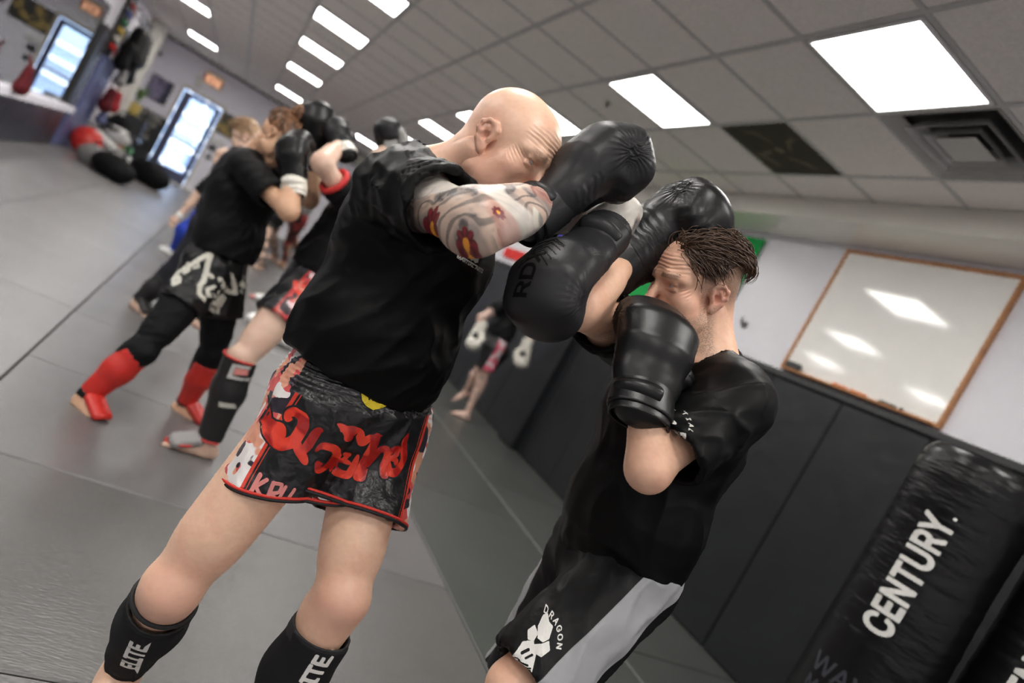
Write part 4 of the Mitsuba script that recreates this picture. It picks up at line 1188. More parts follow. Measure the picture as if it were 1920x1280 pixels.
def dark_skin(p, n, uv):
    c = skin_base(p, (.72, .45, .31), (.65, .29, .19))
    q = local(p, Mb)
    up = q.z + .20 * q.y
    c = mikit.mix(c, (.56, .25, .19), dr.clip(spot(q, (-.085, -.012, .008), .036) * .8 + spot(q, (.0, .125, -.025), .03) * .5 + spot(q, (-.05, .08, .0), .05) * .35 + spot(q, (0, .09, .07), .05) * .25, 0, .85))
    c = mikit.mix(c, (.34, .17, .14), spot(q, (-.038, .088, .004), .014) * .55)
    hairs = .45 + .55 * nz(q.x * 700, q.y * 700, q.z * 900)
    behind = ss(.055, .035, q.y + .25 * (q.z - .03))
    fade = ss(.0, .060, q.z) * behind * ss(.035, .045, q.z + .5 * dr.maximum(q.y, 0) + .012) + ss(.02, -.02, q.y + .035) * ss(-.055, .02, q.z)
    c = mikit.mix(c, (.060, .036, .024), dr.clip(fade, 0, 1) * .88 * hairs)
    jaw = ss(-.028, -.045, q.z + .25 * dr.maximum(q.y - .03, 0) - .25 * ss(.03, .0, q.y) * .10) * ss(-.012, .006, q.y) * ss(-.13, -.115, q.z)
    side = ss(-.06, -.035, q.z) * ss(.05, .02, q.z) * ss(.006, .014, q.y) * ss(.040, .026, q.y)
    lip = 1 - spot(q, (0, .10, -.06), .02)
    stub = dr.clip(jaw * lip + side * .8, 0, 1) * (.25 + .75 * ss(.3, .7, nz(q.x * 620, q.y * 620, q.z * 620)))
    c = mikit.mix(c, (.20, .135, .105), stub * .62)
    brow = ss(.0085, .003, dr.abs(q.z - .0445 + .10 * dr.square(dr.abs(q.x) - .03) * 10)) * ss(.010, .016, dr.abs(q.x)) * ss(.060, .050, dr.abs(q.x)) * ss(.06, .07, q.y) * ss(.12, .11, q.y)
    c = mikit.mix(c, (.055, .03, .02), brow * .85 * hairs)
    for k in (B['elL'], B['elR'], B['knL']):
        c = mikit.mix(c, (.56, .25, .19), spot(p, k, .05) * .45)
    return c


skin('skin_dark', dark_skin, .42)
obj('body', dark_mesh, 'skin_dark', dark, smooth=True)
eyeballs(Mb, Mb[:3, 0] * .05 + Mb[:3, 1] + Mb[:3, 2] * .42, [.05, .035, .025], 'eye', dark)

# hair: a swept-back mop above short sides
hrnd = np.random.default_rng(11)
bsdf('hair_brown', mikit.proc(lambda p, n, uv: mikit.mix((.020, .011, .007), (.095, .050, .026), fb(p.x * 160, p.y * 160, p.z * 90, 2))), .38, .5)
def strands(M, n, seed, zmin, start, sweep, length, r, wave, lift=.006):
    """locks that start on the scalp and lie along it"""
    g = np.random.default_rng(seed); out = []
    c = np.array([0, -.012, .052]); R = np.array([.080, .100, .088])
    for _ in range(n):
        d = start(g); p = c + R * unit(d); w = sweep(g, d); pts = []; ph = g.uniform(0, 6)
        L = length * g.uniform(.6, 1.15); rr = r * g.uniform(.6, 1.2); N = 8
        lf = g.uniform(.2, 1) * lift
        for k in range(N):
            t = k / (N - 1)
            nrm = unit((p - c) / R ** 2)
            pts.append(p + nrm * (lf * (.4 + 1.6 * t * (1 - t) * 2) + .004 * math.sin(ph + 5 * t)) + wave * np.array([math.sin(ph + 6 * t), math.cos(ph + 5 * t), 0]))
            s = w - nrm * (w @ nrm); p = p + unit(s) * L / N; q = (p - c) / R; p = c + R * q / np.linalg.norm(q) * max(1.0, np.linalg.norm(q))
        m = tube(np.array(pts), rr * np.array([.7, 1, 1, 1, .95, .8, .55, .2]), 5)
        v = np.asarray(m.vertices) @ M[:3, :3].T + M[:3, 3]; out.append(trimesh.Trimesh(v, m.faces, process=False))
    return cat_mesh(out)
top = surface(moved([ell((0, -.016, .066), (.079, .097, .083), k=.02), pln((0, 0, .060), unit([0, -.30, -1]), k=.01)], Mb), .003)
top = displaced(top, lambda p, n: .003 * (meshkit.fbm(p * 90, 2, 5) - .3))
def st_top(g): return np.array([g.uniform(-.95, .95), g.uniform(-.9, .85), g.uniform(.45, 1.0)])
def sw_top(g, d): return np.array([d[0] * .75 + g.normal(0, .25), -1.0 + g.normal(0, .3), -.15])
def st_front(g): return np.array([g.uniform(-.95, -.2), g.uniform(.25, .85), g.uniform(.45, .9)])
def sw_front(g, d): return np.array([-.8 + g.normal(0, .2), -.55 + g.normal(0, .3), -.75])
hair = cat_mesh([top, strands(Mb, 1300, 3, 0, st_top, sw_top, .080, .0013, .0034, .020), strands(Mb, 320, 4, 0, st_front, sw_front, .080, .0012, .0034, .012)])
obj('hair', hair, 'hair_brown', dark, smooth=True, label='swept-back brown hair with a loose lock at the temple')
brows = []
for s in (-1, 1):
    for k in range(26):
        t = hrnd.uniform(0, 1); x = s * (.014 + .040 * t); y = .0935 + .0055 - .020 * t ** 2.2; z = .0425 + .006 * math.sin(t * 2.4) + hrnd.normal(0, .0014)
        a = np.array([x, y, z]); b = a + np.array([s * .008, -.0018 - .003 * t, .002 - .003 * t])
        brows.append(tube(np.stack([a, (a + b) / 2 + [0, .0008, 0], b]), [.0008, .0009, .0003], 4))
br = cat_mesh(brows); br = trimesh.Trimesh(np.asarray(br.vertices) @ Mb[:3, :3].T + Mb[:3, 3], br.faces, process=False)
obj('eyebrows', br, 'hair_brown', dark, smooth=True)

# shirt
bsL = B['shL'] + .76 * (B['elL'] - B['shL']); bsR = B['shR'] + .52 * (B['elR'] - B['shR']); bu_L, bu_R = unit(B['elL'] - B['shL']), unit(B['elR'] - B['shR'])
bhem = P(1156, 1066, 1.63); bhem_n = unit(bhem - B['chest'])
lat2 = unit(B_left + B_cl)
Bs = [cap(B['waist'] + bhem_n * .15, B['waist'], .132, .128, k=.07, flat=B_left, fr=1.25), cap(B['waist'], B['chest'], .128, .128, k=.07, flat=lat2, fr=1.28), cap(B['chest'], B['chest'] + (B['neck'] - B['chest']) * .45, .128, .110, k=.06, flat=B_cl, fr=1.34)]
for s in ('R', 'L'): Bs += [cap(B['neck'] + (B['chest'] - B['neck']) * .16, B['sh' + s], .072, .070, k=.05)]
bends = [cap(B['neck'] + (B['chest'] - B['neck']) * .10 + B_chest * .045, bn_top, .072, .078, k=.01), cap(bhem + bhem_n * .03, bhem + bhem_n * .2, .118, .118, k=.01, flat=B_left, fr=1.24)]
bshirt = cat_mesh([surface(Bs + [cap(B['shL'], B['shL'] + bu_L * .08, .080, .082, k=.05), cap(B['shR'], B['shR'] + bu_R * .05, .075, .07, k=.05), pln(bhem + bhem_n * .02, bhem_n - UP * .1 + .12 * CB)], .0055, minus=bends),
                   sleeve(cap(B['shL'], bsL + bu_L * .05, .080, .080, k=.05), B['shL'], bsL, bu_L, .070), sleeve(cap(B['shR'], bsR + bu_R * .05, .074, .078, k=.05), B['shR'], bsR, bu_R, .068)])
h1, h2, h3 = folds(unit(CR * .75 + CU * .15), 20, 5, 41, 1.7), folds(unit(CR * .85 - CU * .5), 14, 4, 43, 1.6), folds(unit(CR * .3 + CU), 14, 4, 47, 1.6)
def dshirt_fold(p, n):
    s = np.exp(-((p - (B['shL'] + (B['elL'] - B['shL']) * .35)) ** 2).sum(1) / .16 ** 2)
    w = np.exp(-((p - (bhem - bhem_n * .04)) ** 2).sum(1) / .16 ** 2); m = np.clip(1 - s - w, .2, 1)
    return .010 * s * h1(p) + .016 * w * h2(p) + .010 * m * h3(p)
bshirt = displaced(bshirt, dshirt_fold, 1)
shk = obj('t_shirt', bshirt, 'black_jersey', dark, smooth=True)
C5 = lambda x, y: (1000 + x / 4.128, 550 + y / 4.128)

# shorts: black front, grey stripe down the outside
bhemL = P(990, 1278, 1.39); bd = unit(B['knL'] - B['hipL']); bdr = unit(B['knR'] - B['hipR']); bhemR = B['hipR'] + bdr * .40
Bsh = [cap(B['pel'] + UP * .07, B['pel'] - UP * .02, .118, .128, k=.05, flat=B_left, fr=1.25), cap(B['hipL'], bhemL + bd * .05, .108, .104, k=.04), cap(B['hipR'], bhemR + bdr * .05, .105, .10, k=.04)]
bn = unit(bd + UP * -.18 - B_left * .1)
bshorts = surface(Bsh, .0055, minus=[cyl(bhemL, bhemL + bn * .2, .16), cyl(bhemR, bhemR + bdr * .2, .16), cap(bhemL - bd * .06, bhemL + bd * .1, .092, .096, k=.004), cap(bhemR - bdr * .06, bhemR + bdr * .1, .088, .092, k=.004)])
k1 = folds(unit(bd + .5 * CR), 15, 4, 51, 1.5)
bshorts = displaced(bshorts, lambda p, n: .012 * k1(p) + .004 * (meshkit.fbm(p * 22, 2, 6) - .5), 1)
st_o = P(1150, 1165, 1.50); st_d = bd; st_out = unit(np.cross(st_d, B_hip)); st_out = st_out if st_out @ CR > 0 else -st_out
st_f = np.cross(st_d, st_out); st_f = st_f if st_f @ B_hip > 0 else -st_f
def dshorts(p, n, uv):
    w = lambda o, k: sum((a - float(b)) * float(c) for a, b, c in zip((p.x, p.y, p.z), o, k))
    s, f = w(B['hipL'], st_out), w(B['hipL'], st_f)
    a = dr.atan2(f, s)
    m = ss(-.34, -.32, a) * ss(.66, .64, a) * ss(.02, .04, s)
    wr = w(B['hipR'], st_out)
    m = dr.maximum(m, ss(-.075, -.08, wr) * ss(.60, .58, dr.abs(dr.atan2(w(B['hipR'], st_f), -wr) + .3)))
    return mikit.mix((.0055, .0055, .006), (.27, .275, .285), m)
bumped('dark_shorts', mikit.proc(dshorts), lambda p, n, uv: fb(p.x * 50, p.y * 50, p.z * 50, 3), .002, .5, .14)
dsk = obj('athletic_shorts', bshorts, 'dark_shorts', dark, smooth=True, label='black shorts with a wide grey side stripe and a white print')

# gloves
MbL = glove_frame(B['wrL'] + unit(P(1231, 590, 1.44) - B['wrL']) * .0, P(1231, 588, 1.455) - B['wrL'], CB + .25 * CR)
glove(dark, MbL, True, 'glove_gloss', 'glossy black boxing glove held upright before his chin', scale=.97, wide=1.30)
MbR = glove_frame(B['wrR'] + unit(P(1330, 385, 1.60) - B['wrR']) * .035, P(1332, 388, 1.60) - B['wrR'], -CB - .45 * CR + .3 * CU)
glove(dark, MbR, False, 'glove_gloss', 'glossy black boxing glove resting on top of his hair', scale=1.24)

# prints on the shorts and the shirt
F4 = lambda x, y: (880 + x / 2.783, 820 + y / 2.783)
em = [[F4(392, 905), F4(412, 898), F4(420, 925), F4(440, 945), F4(425, 985), F4(400, 990), F4(375, 975), F4(372, 940)], [F4(360, 1005), F4(425, 1000), F4(430, 1030), F4(395, 1042), F4(362, 1030)],
      [F4(322, 955), F4(350, 940), F4(368, 962), F4(352, 985), F4(326, 980)], [F4(300, 995), F4(350, 990), F4(365, 1040), F4(345, 1125), F4(275, 1120), F4(262, 1085), F4(240, 1075), F4(262, 1040)]]
cuts = [([F4(300, 1030), F4(330, 1020)], 5), ([F4(320, 1050), F4(350, 1040)], 4), ([F4(285, 1065), F4(330, 1078)], 4), ([F4(280, 1095), F4(345, 1090)], 3), ([F4(268, 1050), F4(290, 1058)], 3)]
def emblem_shape(o, ex, ey, depth):
    k = depth / FPX; holes = unary_union([sg.LineString(px_shape(c, o, ex, ey)).buffer(.5 * w * k) for c, w in cuts])
    body = unary_union([sg.Polygon(px_shape(q, o, ex, ey)).buffer(.0015) for q in em]).difference(holes); out = [body]
    for word, c, r, a0, da, h in (('DRAGON', F4(370, 990), 40, 1.25, -.30, 9), ('ARTS', F4(330, 1040), 42, 4.05, .25, 8)):
        for i, ch in enumerate(word):
            a = a0 + da * i; g = polys_of(ch, h * k); bb = g.bounds; g = affinity.translate(g, -(bb[0] + bb[2]) / 2, -(bb[1] + bb[3]) / 2)
            g = affinity.rotate(g, math.degrees(a) - 90 if da < 0 else math.degrees(a) + 90, origin=(0, 0)); cc = px_shape([c], o, ex, ey)[0]
            out.append(affinity.translate(g, cc[0] + r * k * math.cos(a), cc[1] + r * k * math.sin(a)))
    return unary_union(out)
eo = P(1005, 1188, 1.42); en = unit(CB + .2 * B_hip); ex_ = unit(CR - en * (CR @ en)); ey_ = np.cross(en, ex_)
obj('emblem', decal(emblem_shape(eo, ex_, ey_, 1.42), bshorts, eo, ex_, ey_, .0025, .0015, .007, back=.25), 'white_print', dsk, label='white club emblem with small lettering')
so = P(1200, 772, 1.46); arc = []
for i, ch in enumerate('MARTIAL'):
    a = 2.2 - .42 * i; g = polys_of(ch, .0075); bb = g.bounds; g = affinity.rotate(affinity.translate(g, -(bb[0] + bb[2]) / 2, -(bb[1] + bb[3]) / 2), math.degrees(a) - 90, origin=(0, 0)); arc.append(affinity.translate(g, .026 * math.cos(a), .026 * math.sin(a)))
arc += [sg.Point(-.002, -.006).buffer(.0045), sg.Point(-.006, -.020).buffer(.003), sg.box(-.012, -.03, -.006, -.026)]
obj('emblem', decal(affinity.rotate(unary_union(arc), -29, origin=(0, 0)), bshirt, so, unit(CR + .3 * c_f), CU, .003, .0015, .005, back=.3), 'white_print', shk, label='white ring of small letters on the chest')
lo = P(1254, 806, 1.40)
obj('emblem', decal(unary_union([sg.Point(0, 0).buffer(.0065).difference(sg.Point(0, 0).buffer(.003)), sg.box(.004, -.009, .008, .008), sg.box(-.010, .006, .004, .009)]), bshirt, lo, CR, CU, .003, .0015, .005, back=.3), 'white_print', shk, label='tiny white mark on the sleeve')

# ------------------------------------------------------------------ the others, out of focus behind
bsdf('red_leather', (.50, .022, .016), .35, .5)
bsdf('shin_black', (.012, .012, .0125), .45, .4)
bsdf('shin_grey', (.26, .25, .245), .45, .4)
cloth('blue_cloth', (.020, .045, .34), 400, .7, .2)
cloth('grey_cloth', (.20, .19, .19), 400, .8, .2)
cloth('white_cloth', (.72, .71, .69), 400, .7, .2)
bsdf('hair_auburn', mikit.proc(lambda p, n, uv: mikit.mix((.050, .022, .011), (.34, .16, .075), ss(.3, .75, fb(p.x * 110, p.y * 110, p.z * 40, 3)))), .42, .5)
bsdf('hair_blond', mikit.proc(lambda p, n, uv: mikit.mix((.20, .11, .055), (.52, .34, .20), fb(p.x * 90, p.y * 90, p.z * 30, 3))), .45, .5)


def figure(label, J, facing_chest, facing_hip, head=None, skin_m='skin_pale', arms=('R', 'L'), legs=('R', 'L'), g=1.0, step=.007, feet=None, toes=True, torso_g=.92, hair=None):
    t = thing('person', label, 'person')
    lc, lh = unit(np.cross(UP, facing_chest)), unit(np.cross(UP, facing_hip))
    p = torso(J, lc, lh, torso_g * g)
    for s in arms: p += arm(J['sh' + s], J['el' + s], J['wr' + s], g)
    for s in legs: p += leg(J['hip' + s], J['kn' + s], J['an' + s], J.get('kf' + s, facing_hip), g, J.get('ft' + s, facing_hip) if feet is None or s in feet else None, toes)
    parts = [None]
    if head is not None:
        nt = (head @ [0, -.028, -.045, 1])[:3]
        p += [cap(J['neck'] + (J['chest'] - J['neck']) * .12, nt, .056 * g, .05 * g, k=.03)]
        hm = surface(moved(head_parts(True), head), .0036)
        m = cat_mesh([surface(p, step), hm])
    else: m = surface(p, step)
    obj('body', m, skin_m, t, smooth=True)
    return t, lc, lh


def tee(t, J, lc, lh, hem, mat, sl=.55, g=.92, arms=('R', 'L'), seed=60, amp=.011, step=.007, r=.068, axis=None, nk=None, low=.12):
    hn = unit(hem - J['chest'])
    p = [cap(J['waist'] + hn * low, J['waist'], .130 * g, .128 * g, k=.07, flat=lh, fr=1.28), cap(J['waist'], J['chest'], .128 * g, .128 * g, k=.07, flat=unit(lc + lh), fr=1.30), cap(J['chest'], J['chest'] + (J['neck'] - J['chest']) * .45, .128 * g, .112 * g, k=.06, flat=lc, fr=1.36)]
    for s in ('R', 'L'): p += [cap(J['neck'] + (J['chest'] - J['neck']) * .16, J['sh' + s], .07 * g, r * g * 1.05, k=.05)]
    p.append(pln(hem, hn - UP * .1))
    top = J['neck'] + (J['neck'] - J['chest']) * .35
    ms = [surface(p, step, minus=[cap(J['neck'] + (J['chest'] - J['neck']) * .04, top, .062, .066, k=.01), cap(hem + hn * .03, hem + hn * .2, .11 * g, .11 * g, k=.01, flat=lh, fr=1.26)])]
    for s in arms:
        u = unit(J['el' + s] - J['sh' + s]); e = J['sh' + s] + sl * (J['el' + s] - J['sh' + s])
        ms.append(surface([cap(J['sh' + s], e + u * .05, r * g * 1.08, r * g * 1.10, k=.05)], step, minus=[cyl(e, e + u * .25, .13), cap(e - u * .06, e + u * .1, r * g * .94, r * g * .96, k=.004)]))
    m = cat_mesh(ms); f1 = folds(CR + .6 * CU if axis is None else axis, 15, 4, seed, 1.6)
    m = displaced(m, lambda q, n: amp * f1(q) + .004 * (meshkit.fbm(q * 18, 2, seed) - .5), 1)
    return obj('t_shirt', m, mat, t, smooth=True), m


def trunks(t, J, lh, mat, ends, n=None, r=.105, g=1.0, seed=70, label=None, waist=.10, amp=.010, name='fight_shorts', step=.007, hip=None):
    c = J['pel']; p = [cap(c + UP * waist, c, .112 * g, .126 * g, k=.05, flat=lh, fr=1.32)]; mi_ = []
    for s in ends:
        d = unit(J['kn' + s] - J['hip' + s]); e = J['hip' + s] + d * ends[s]; nn = unit(d + (0 if n is None else n))
        p.append(cap(J['hip' + s], e + d * .05, r * g, r * g * 1.08, k=.045)); mi_ += [cyl(e, e + nn * .2, .17), cap(e - d * .05, e + d * .1, r * g * .88, r * g * .95, k=.004)]
    m = surface(p, step, minus=mi_); f = folds(UP + .3 * CR, 14, 4, seed, 1.5)
    m = displaced(m, lambda q, n_: amp * f(q) + .003 * (meshkit.fbm(q * 30, 2, seed) - .5), 1)
    return obj(name, m, mat, t, smooth=True, label=label), m


def leggings(t, J, lh, mat, sides, g=1.0, to=1.0, step=.007, label=None, name='leggings'):
    p = [ell(J['pel'], (.165 * g, .122 * g, .125 * g), np.stack([lh, unit(np.cross(lh, UP)), UP], 1), k=.05)]; mi_ = []
    for s in sides:
        p += grown(leg(J['hip' + s], J['kn' + s], J['an' + s], J.get('kf' + s, facing(0)), g), .006)
        d = unit(J['an' + s] - J['kn' + s]); L = np.linalg.norm(J['an' + s] - J['kn' + s]); mi_.append(cyl(J['kn' + s] + d * L * to, J['kn' + s] + d * L * (to + .4), .12))
    m = surface(p, step, minus=mi_); f = folds(CR, 22, 3, 81, 1.5)
    return obj(name, displaced(m, lambda q, n: .004 * f(q)), mat, t, smooth=True, label=label)


def shin_pad(t, kn, an, fwd, mat, top=.05, bot=.02, g=1.0, foot=None, footmat=None, trim=None, label=None, straps=None, width=1.0):
    """a rigid shin guard wrapped round the front of the leg, a foot shield and straps behind"""
    d = unit(an - kn); L = np.linalg.norm(an - kn); f = unit(fwd - d * (fwd @ d)); r = np.cross(d, f)
    a, b = kn + d * top, an - d * bot
    p = [cap(a - d * .02, a + (b - a) * .4, .070 * g, .070 * g, k=.03, flat=r, fr=1.05 * width), cap(a + (b - a) * .4, b + d * .02, .070 * g, .052 * g, k=.03, flat=r, fr=1.05 * width)]
    m = surface(p, .006, minus=[cyl(a - d * .2, a, .2), cyl(b, b + d * .2, .2), cap(kn - f * .02, an - f * .02, .056 * g, .044 * g, k=.01), cyl(a - f * .09 - d * .03, b - f * .09 + d * .03, .070)])
    k = obj('shin_guard', m, mat, t, smooth=True, label=label)
    if trim:
        for o, q in ((a, .0712 * g), (b, .0525 * g)):
            an_ = np.linspace(-1.9, 1.9, 24); obj('trim', tube(np.array([o + q * (f * math.cos(x) + r * math.sin(x) * 1.05 * width) for x in an_]), .0055, 7), trim, k, smooth=True)
    if foot is not None:
        d2 = unit(foot); r2 = unit(np.cross(d2, UP)); u2 = np.cross(r2, d2); b0 = an - UP * .075 * g
        s = surface([cap(b0 + UP * .085 + d2 * .05, b0 + d2 * .135 + UP * .042, .030 * g, .030 * g, k=.02, flat=r2, fr=1.75)], .006, minus=[cap(b0 + UP * .02 - d2 * .05, b0 + d2 * .2 + UP * .008, .038 * g, .030, k=.01, flat=r2, fr=1.4)])
        obj('foot_shield', s, footmat or mat, k, smooth=True)
        if trim:
            x = np.linspace(-1.6, 1.6, 20); obj('trim', tube(np.array([b0 + d2 * (.075 + .10 * math.cos(a_)) + r2 * .062 * math.sin(a_) + UP * (.062 - .030 * math.cos(a_)) for a_ in x]), .006, 7), trim, k, smooth=True)
    if straps:
        for q in (.25, .68, 1.0) if straps is True else straps:
            o = a + (b - a) * q; w = .058 - .016 * q; x = np.linspace(0, 2 * np.pi, 24)
            ring = np.array([o - f * .005 + w * g * (f * math.cos(y) + r * math.sin(y)) for y in x])
            obj('strap', cat_mesh([tube(ring + d * z, .0045, 6) for z in (-.012, -.004, .004, .012)]), 'rubber_black' if mat != 'shin_black' else 'shin_grey', k, smooth=True)
    return k


# --- the woman with the bun
W = dict(shR=P(458, 312, 3.10), elR=P(541, 396, 2.98), wrR=P(552, 322, 3.05), shL=P(492, 300, 3.46), elL=P(580, 375, 3.40), wrL=P(592, 270, 3.30), neck=P(472, 290, 3.28), chest=P(455, 370, 3.28),
         waist=P(432, 440, 3.28), pel=P(402, 492, 3.28), hipR=P(388, 512, 3.22), hipL=P(420, 518, 3.36), knR=P(268, 655, 3.03), knL=P(400, 662, 3.42))
W['anR'] = P(162, 742, 2.98); W['anL'] = P(346, 757, 3.50)
W['ftR'], W['ftL'] = facing(20), facing(8); W['kfR'], W['kfL'] = facing(15), facing(5)
Wh = pose(P(507, 250, 3.16), facing(6), 26); Wh = pose(P(507, 250, 3.16) - Wh[:3, 0] * .074, facing(6), 26, 0); Wh[:3, :3] *= .96
woman, wl, wh = figure('woman with a brown hair bun, black t-shirt and red shin guards', W, facing(20), facing(15), Wh, 'skin_tan', g=.93)
leggings(woman, W, wh, 'black_leggings', ('R', 'L'), g=.95, to=.55)
wk, wm = tee(woman, W, wl, wh, P(418, 478, 3.28), 'black_cotton', sl=.66, g=.96, seed=62, low=.10)
whk, wsm = trunks(woman, W, wh, 'shorts_black', {'R': .20, 'L': .20}, r=.105, seed=71, label='black shorts with white flame ornaments', waist=.06) if bsdf('shorts_black', (.006, .006, .0068), .36, .35) else None
def px_decal(mesh, strokes_, depth, normal, mat, parent, name='lettering', label=None, polys=None, lift=.004, maxe=.02, upd=None):
    """shapes picked in the picture, printed on a mesh at about the given depth"""
    o = P(*(np.mean([np.mean(s[0], 0) for s in strokes_], 0) if strokes_ else np.mean(polys[0], 0)), depth); nn = unit(normal); ex = unit(np.cross(UP if upd is None else upd, nn)); ey = np.cross(nn, ex); shp = []
    for pts, w in strokes_:
        q = np.array(px_shape(pts, o, ex, ey)); k = depth / FPX
        shp += [sg.LineString(q[i:i + 2]).buffer(.5 * w * k, 5) for i in range(len(q) - 1)]
    for pp in polys or []: shp.append(sg.Polygon(px_shape(pp, o, ex, ey)).buffer(0))
    return obj(name, decal(unary_union(shp), mesh, o + nn * .0, ex, ey, lift, .003, maxe, back=.25), mat, parent, label=label)
V = lambda x, y: (100 + x / 3.368, 420 + y / 3.368)
cream = bsdf('cream_print', (.62, .60, .53), .6, .3)
orn = [([V(1000, 185), V(940, 215), V(880, 255), V(830, 280)], 9), ([V(830, 280), V(790, 300), V(760, 350), V(770, 385), V(800, 370), V(800, 340), V(780, 340)], 8), ([V(850, 250), V(860, 290), V(830, 310)], 6), ([V(910, 235), V(920, 270), V(890, 280)], 5),
       ([V(995, 190), V(980, 240), V(965, 300), V(950, 360), V(930, 390)], 9), ([V(965, 300), V(1000, 330)], 7), ([V(930, 390), V(925, 440), V(960, 480), V(1010, 480), V(1040, 430), V(1010, 390), V(970, 410), V(975, 445), V(1000, 440)], 7), ([V(960, 480), V(970, 520)], 6), ([V(1000, 480), V(995, 525)], 5),
       ([V(1045, 340), V(1065, 390), V(1110, 395), V(1110, 350)], 8), ([V(1150, 375), V(1200, 365), V(1215, 320), V(1170, 310), V(1150, 340), V(1180, 350)], 7), ([V(1110, 300), V(1115, 340)], 5), ([V(1170, 290), V(1215, 275)], 5)]
px_decal(wsm, orn, 3.12, unit(CB + .25 * CR + .1 * CU), 'cream_print', whk, 'ornament', 'white flame ornament')
shin_pad(woman, W['knR'], W['anR'], W['kfR'], 'red_leather', .03, .02, .92, W['ftR'], 'red_leather', None, 'red leather shin guard', straps=(.9,))
shin_pad(woman, W['knL'], W['anL'], W['kfL'], 'red_leather', .06, .02, .92, W['ftL'], 'red_leather', None, 'red leather shin guard with black straps', straps=True)
MW1 = glove_frame(W['wrR'], P(557, 240, 3.10) - W['wrR'], CB - .4 * CR)
glove(woman, MW1, False, 'glove_gloss', 'black boxing glove with a white cuff', strap='glove_white', cuff='glove_white', scale=1.10, wide=1.05)
MW2 = glove_frame(W['wrL'], P(598, 190, 3.22) - W['wrL'], CB + .3 * CR + .5 * CU)
glove(woman, MW2, True, 'glove_gloss', 'black boxing glove raised at her forehead', scale=1.10)
g_ = np.random.default_rng(5)
hm = surface(moved([ell((0, -.014, .058), (.082, .102, .088), k=.02), pln((0, .035, .02), unit([0, .8, -.55]), k=.02)], Wh), .005)
bun_c = (Wh @ [0, -.025, .172, 1])[:3]
loops = []
for k in range(34):
    a, b_, ph = g_.uniform(0, 6.28), g_.normal(0, .8), g_.uniform(0, 6.28); e1 = unit(g_.normal(size=3)); e2 = unit(np.cross(e1, g_.normal(size=3))); x = np.linspace(0, 2 * np.pi, 18)
    loops.append(tube(bun_c + np.stack([(.036 * math.cos(t) * e1 + .030 * math.sin(t) * e2 + .007 * np.cross(e1, e2) * math.sin(3 * t + ph)) for t in x]) * g_.uniform(.75, 1.25), g_.uniform(.0035, .006), 6, closed=False))
locks = strands(Wh, 260, 9, 0, lambda g: np.array([g.uniform(-.95, .95), g.uniform(-.95, .6), g.uniform(-.1, .9)]), lambda g, d: np.array([-.4 * d[0], -.1 - .3 * d[1], 1.0]), .09, .0026, .001, .010)
obj('hair', cat_mesh([hm, surface([ell(bun_c, .040)], .006), locks] + loops), 'hair_auburn', woman, smooth=True, label='auburn hair gathered in a messy bun')

# --- her sparring partner, half hidden by the bald man
Cc = dict(shL=P(664, 392, 3.22), elL=P(603, 306, 3.02), wrL=P(640, 268, 3.22), shR=P(705, 380, 3.55), elR=P(760, 320, 3.5), wrR=P(735, 292, 3.42), neck=P(700, 345, 3.40), chest=P(655, 420, 3.38), waist=P(615, 480, 3.38), pel=P(582, 530, 3.36),
          hipL=P(560, 552, 3.28), hipR=P(598, 548, 3.46), knL=P(454, 670, 3.10), knR=P(600, 700, 3.55))
Cc['anL'] = P(392, 828, 3.13); Cc['anR'] = P(560, 790, 3.75); Cc['ftL'], Cc['ftR'] = facing(150), facing(175); Cc['kfL'] = facing(140); Cc['kfR'] = facing(175)
Ch = pose(P(726, 322, 3.40), facing(172), 18)
part, cl_, ch_ = figure('sparring partner with black and silver shin guard, half hidden behind the bald man', Cc, facing(160), facing(155), Ch, 'skin_pale', g=1.0)
tee(part, Cc, cl_, ch_, P(590, 512, 3.36), 'black_cotton', sl=.60, g=1.0, seed=64)
bsdf('red_cuff', (.50, .03, .03), .6, .3)
e_ = Cc['shL'] + .62 * (Cc['elL'] - Cc['shL']); u_ = unit(Cc['elL'] - Cc['shL']); b1 = unit(np.cross(u_, UP)); b2 = np.cross(u_, b1)
obj('arm_band', tube(np.array([e_ + .066 * (b1 * math.cos(x) + b2 * math.sin(x)) for x in np.linspace(0, 2 * np.pi, 30, endpoint=False)]), .014, 8, closed=True), 'red_cuff', part, smooth=True, label='red band on the upper arm')
def partner_shorts(p, n, uv):
    q = local(p, frame_mat(Cc['hipL'], -ch_, facing(155), UP))
    s = q.y * .55 + .83 * (-q.x)
    d = .036 - dr.abs(q.y + .33 * q.z - .020)
    d = dr.minimum(d, ss(.02, .06, -q.x) * 9 - 1)
    c = mikit.mix((.010, .010, .011), camo(1.3 * q.y, 1.3 * q.z) * mi.Color3f(1.0, .75, .8), ss(0, .003, d))
    return mikit.mix(c, (.45, .03, .03), ss(.006, .004, dr.abs(d)))
bsdf('partner_shorts', mikit.proc(partner_shorts), .32, .5, sheen=.2)
pk, pm = trunks(part, Cc, ch_, 'partner_shorts', {'L': .17, 'R': .17}, r=.108, seed=73, label='black satin shorts with a red camouflage stripe')
px_decal(pm, [([V(1525, 365), V(1535, 420), V(1575, 450), V(1605, 420)], 9), ([V(1575, 385), V(1600, 375), V(1625, 400), V(1600, 430), V(1610, 465)], 9), ([V(1625, 420), V(1655, 395)], 7)], 3.17, unit(CB + .1 * CU), 'red_satin', pk, 'lettering', 'red ornamental lettering')
kk = shin_pad(part, Cc['knL'], Cc['anL'], Cc['kfL'], 'shin_black', .0, .02, 1.14, Cc['ftL'], 'shin_grey', 'red_leather', 'black shin guard with red trim and a grey foot shield', width=1.05)
shm = mikit.ply
pad_mesh = None
sil = bsdf('silver_print', (.50, .49, .48), .35, .5)
d_ = unit(Cc['anL'] - Cc['knL'])
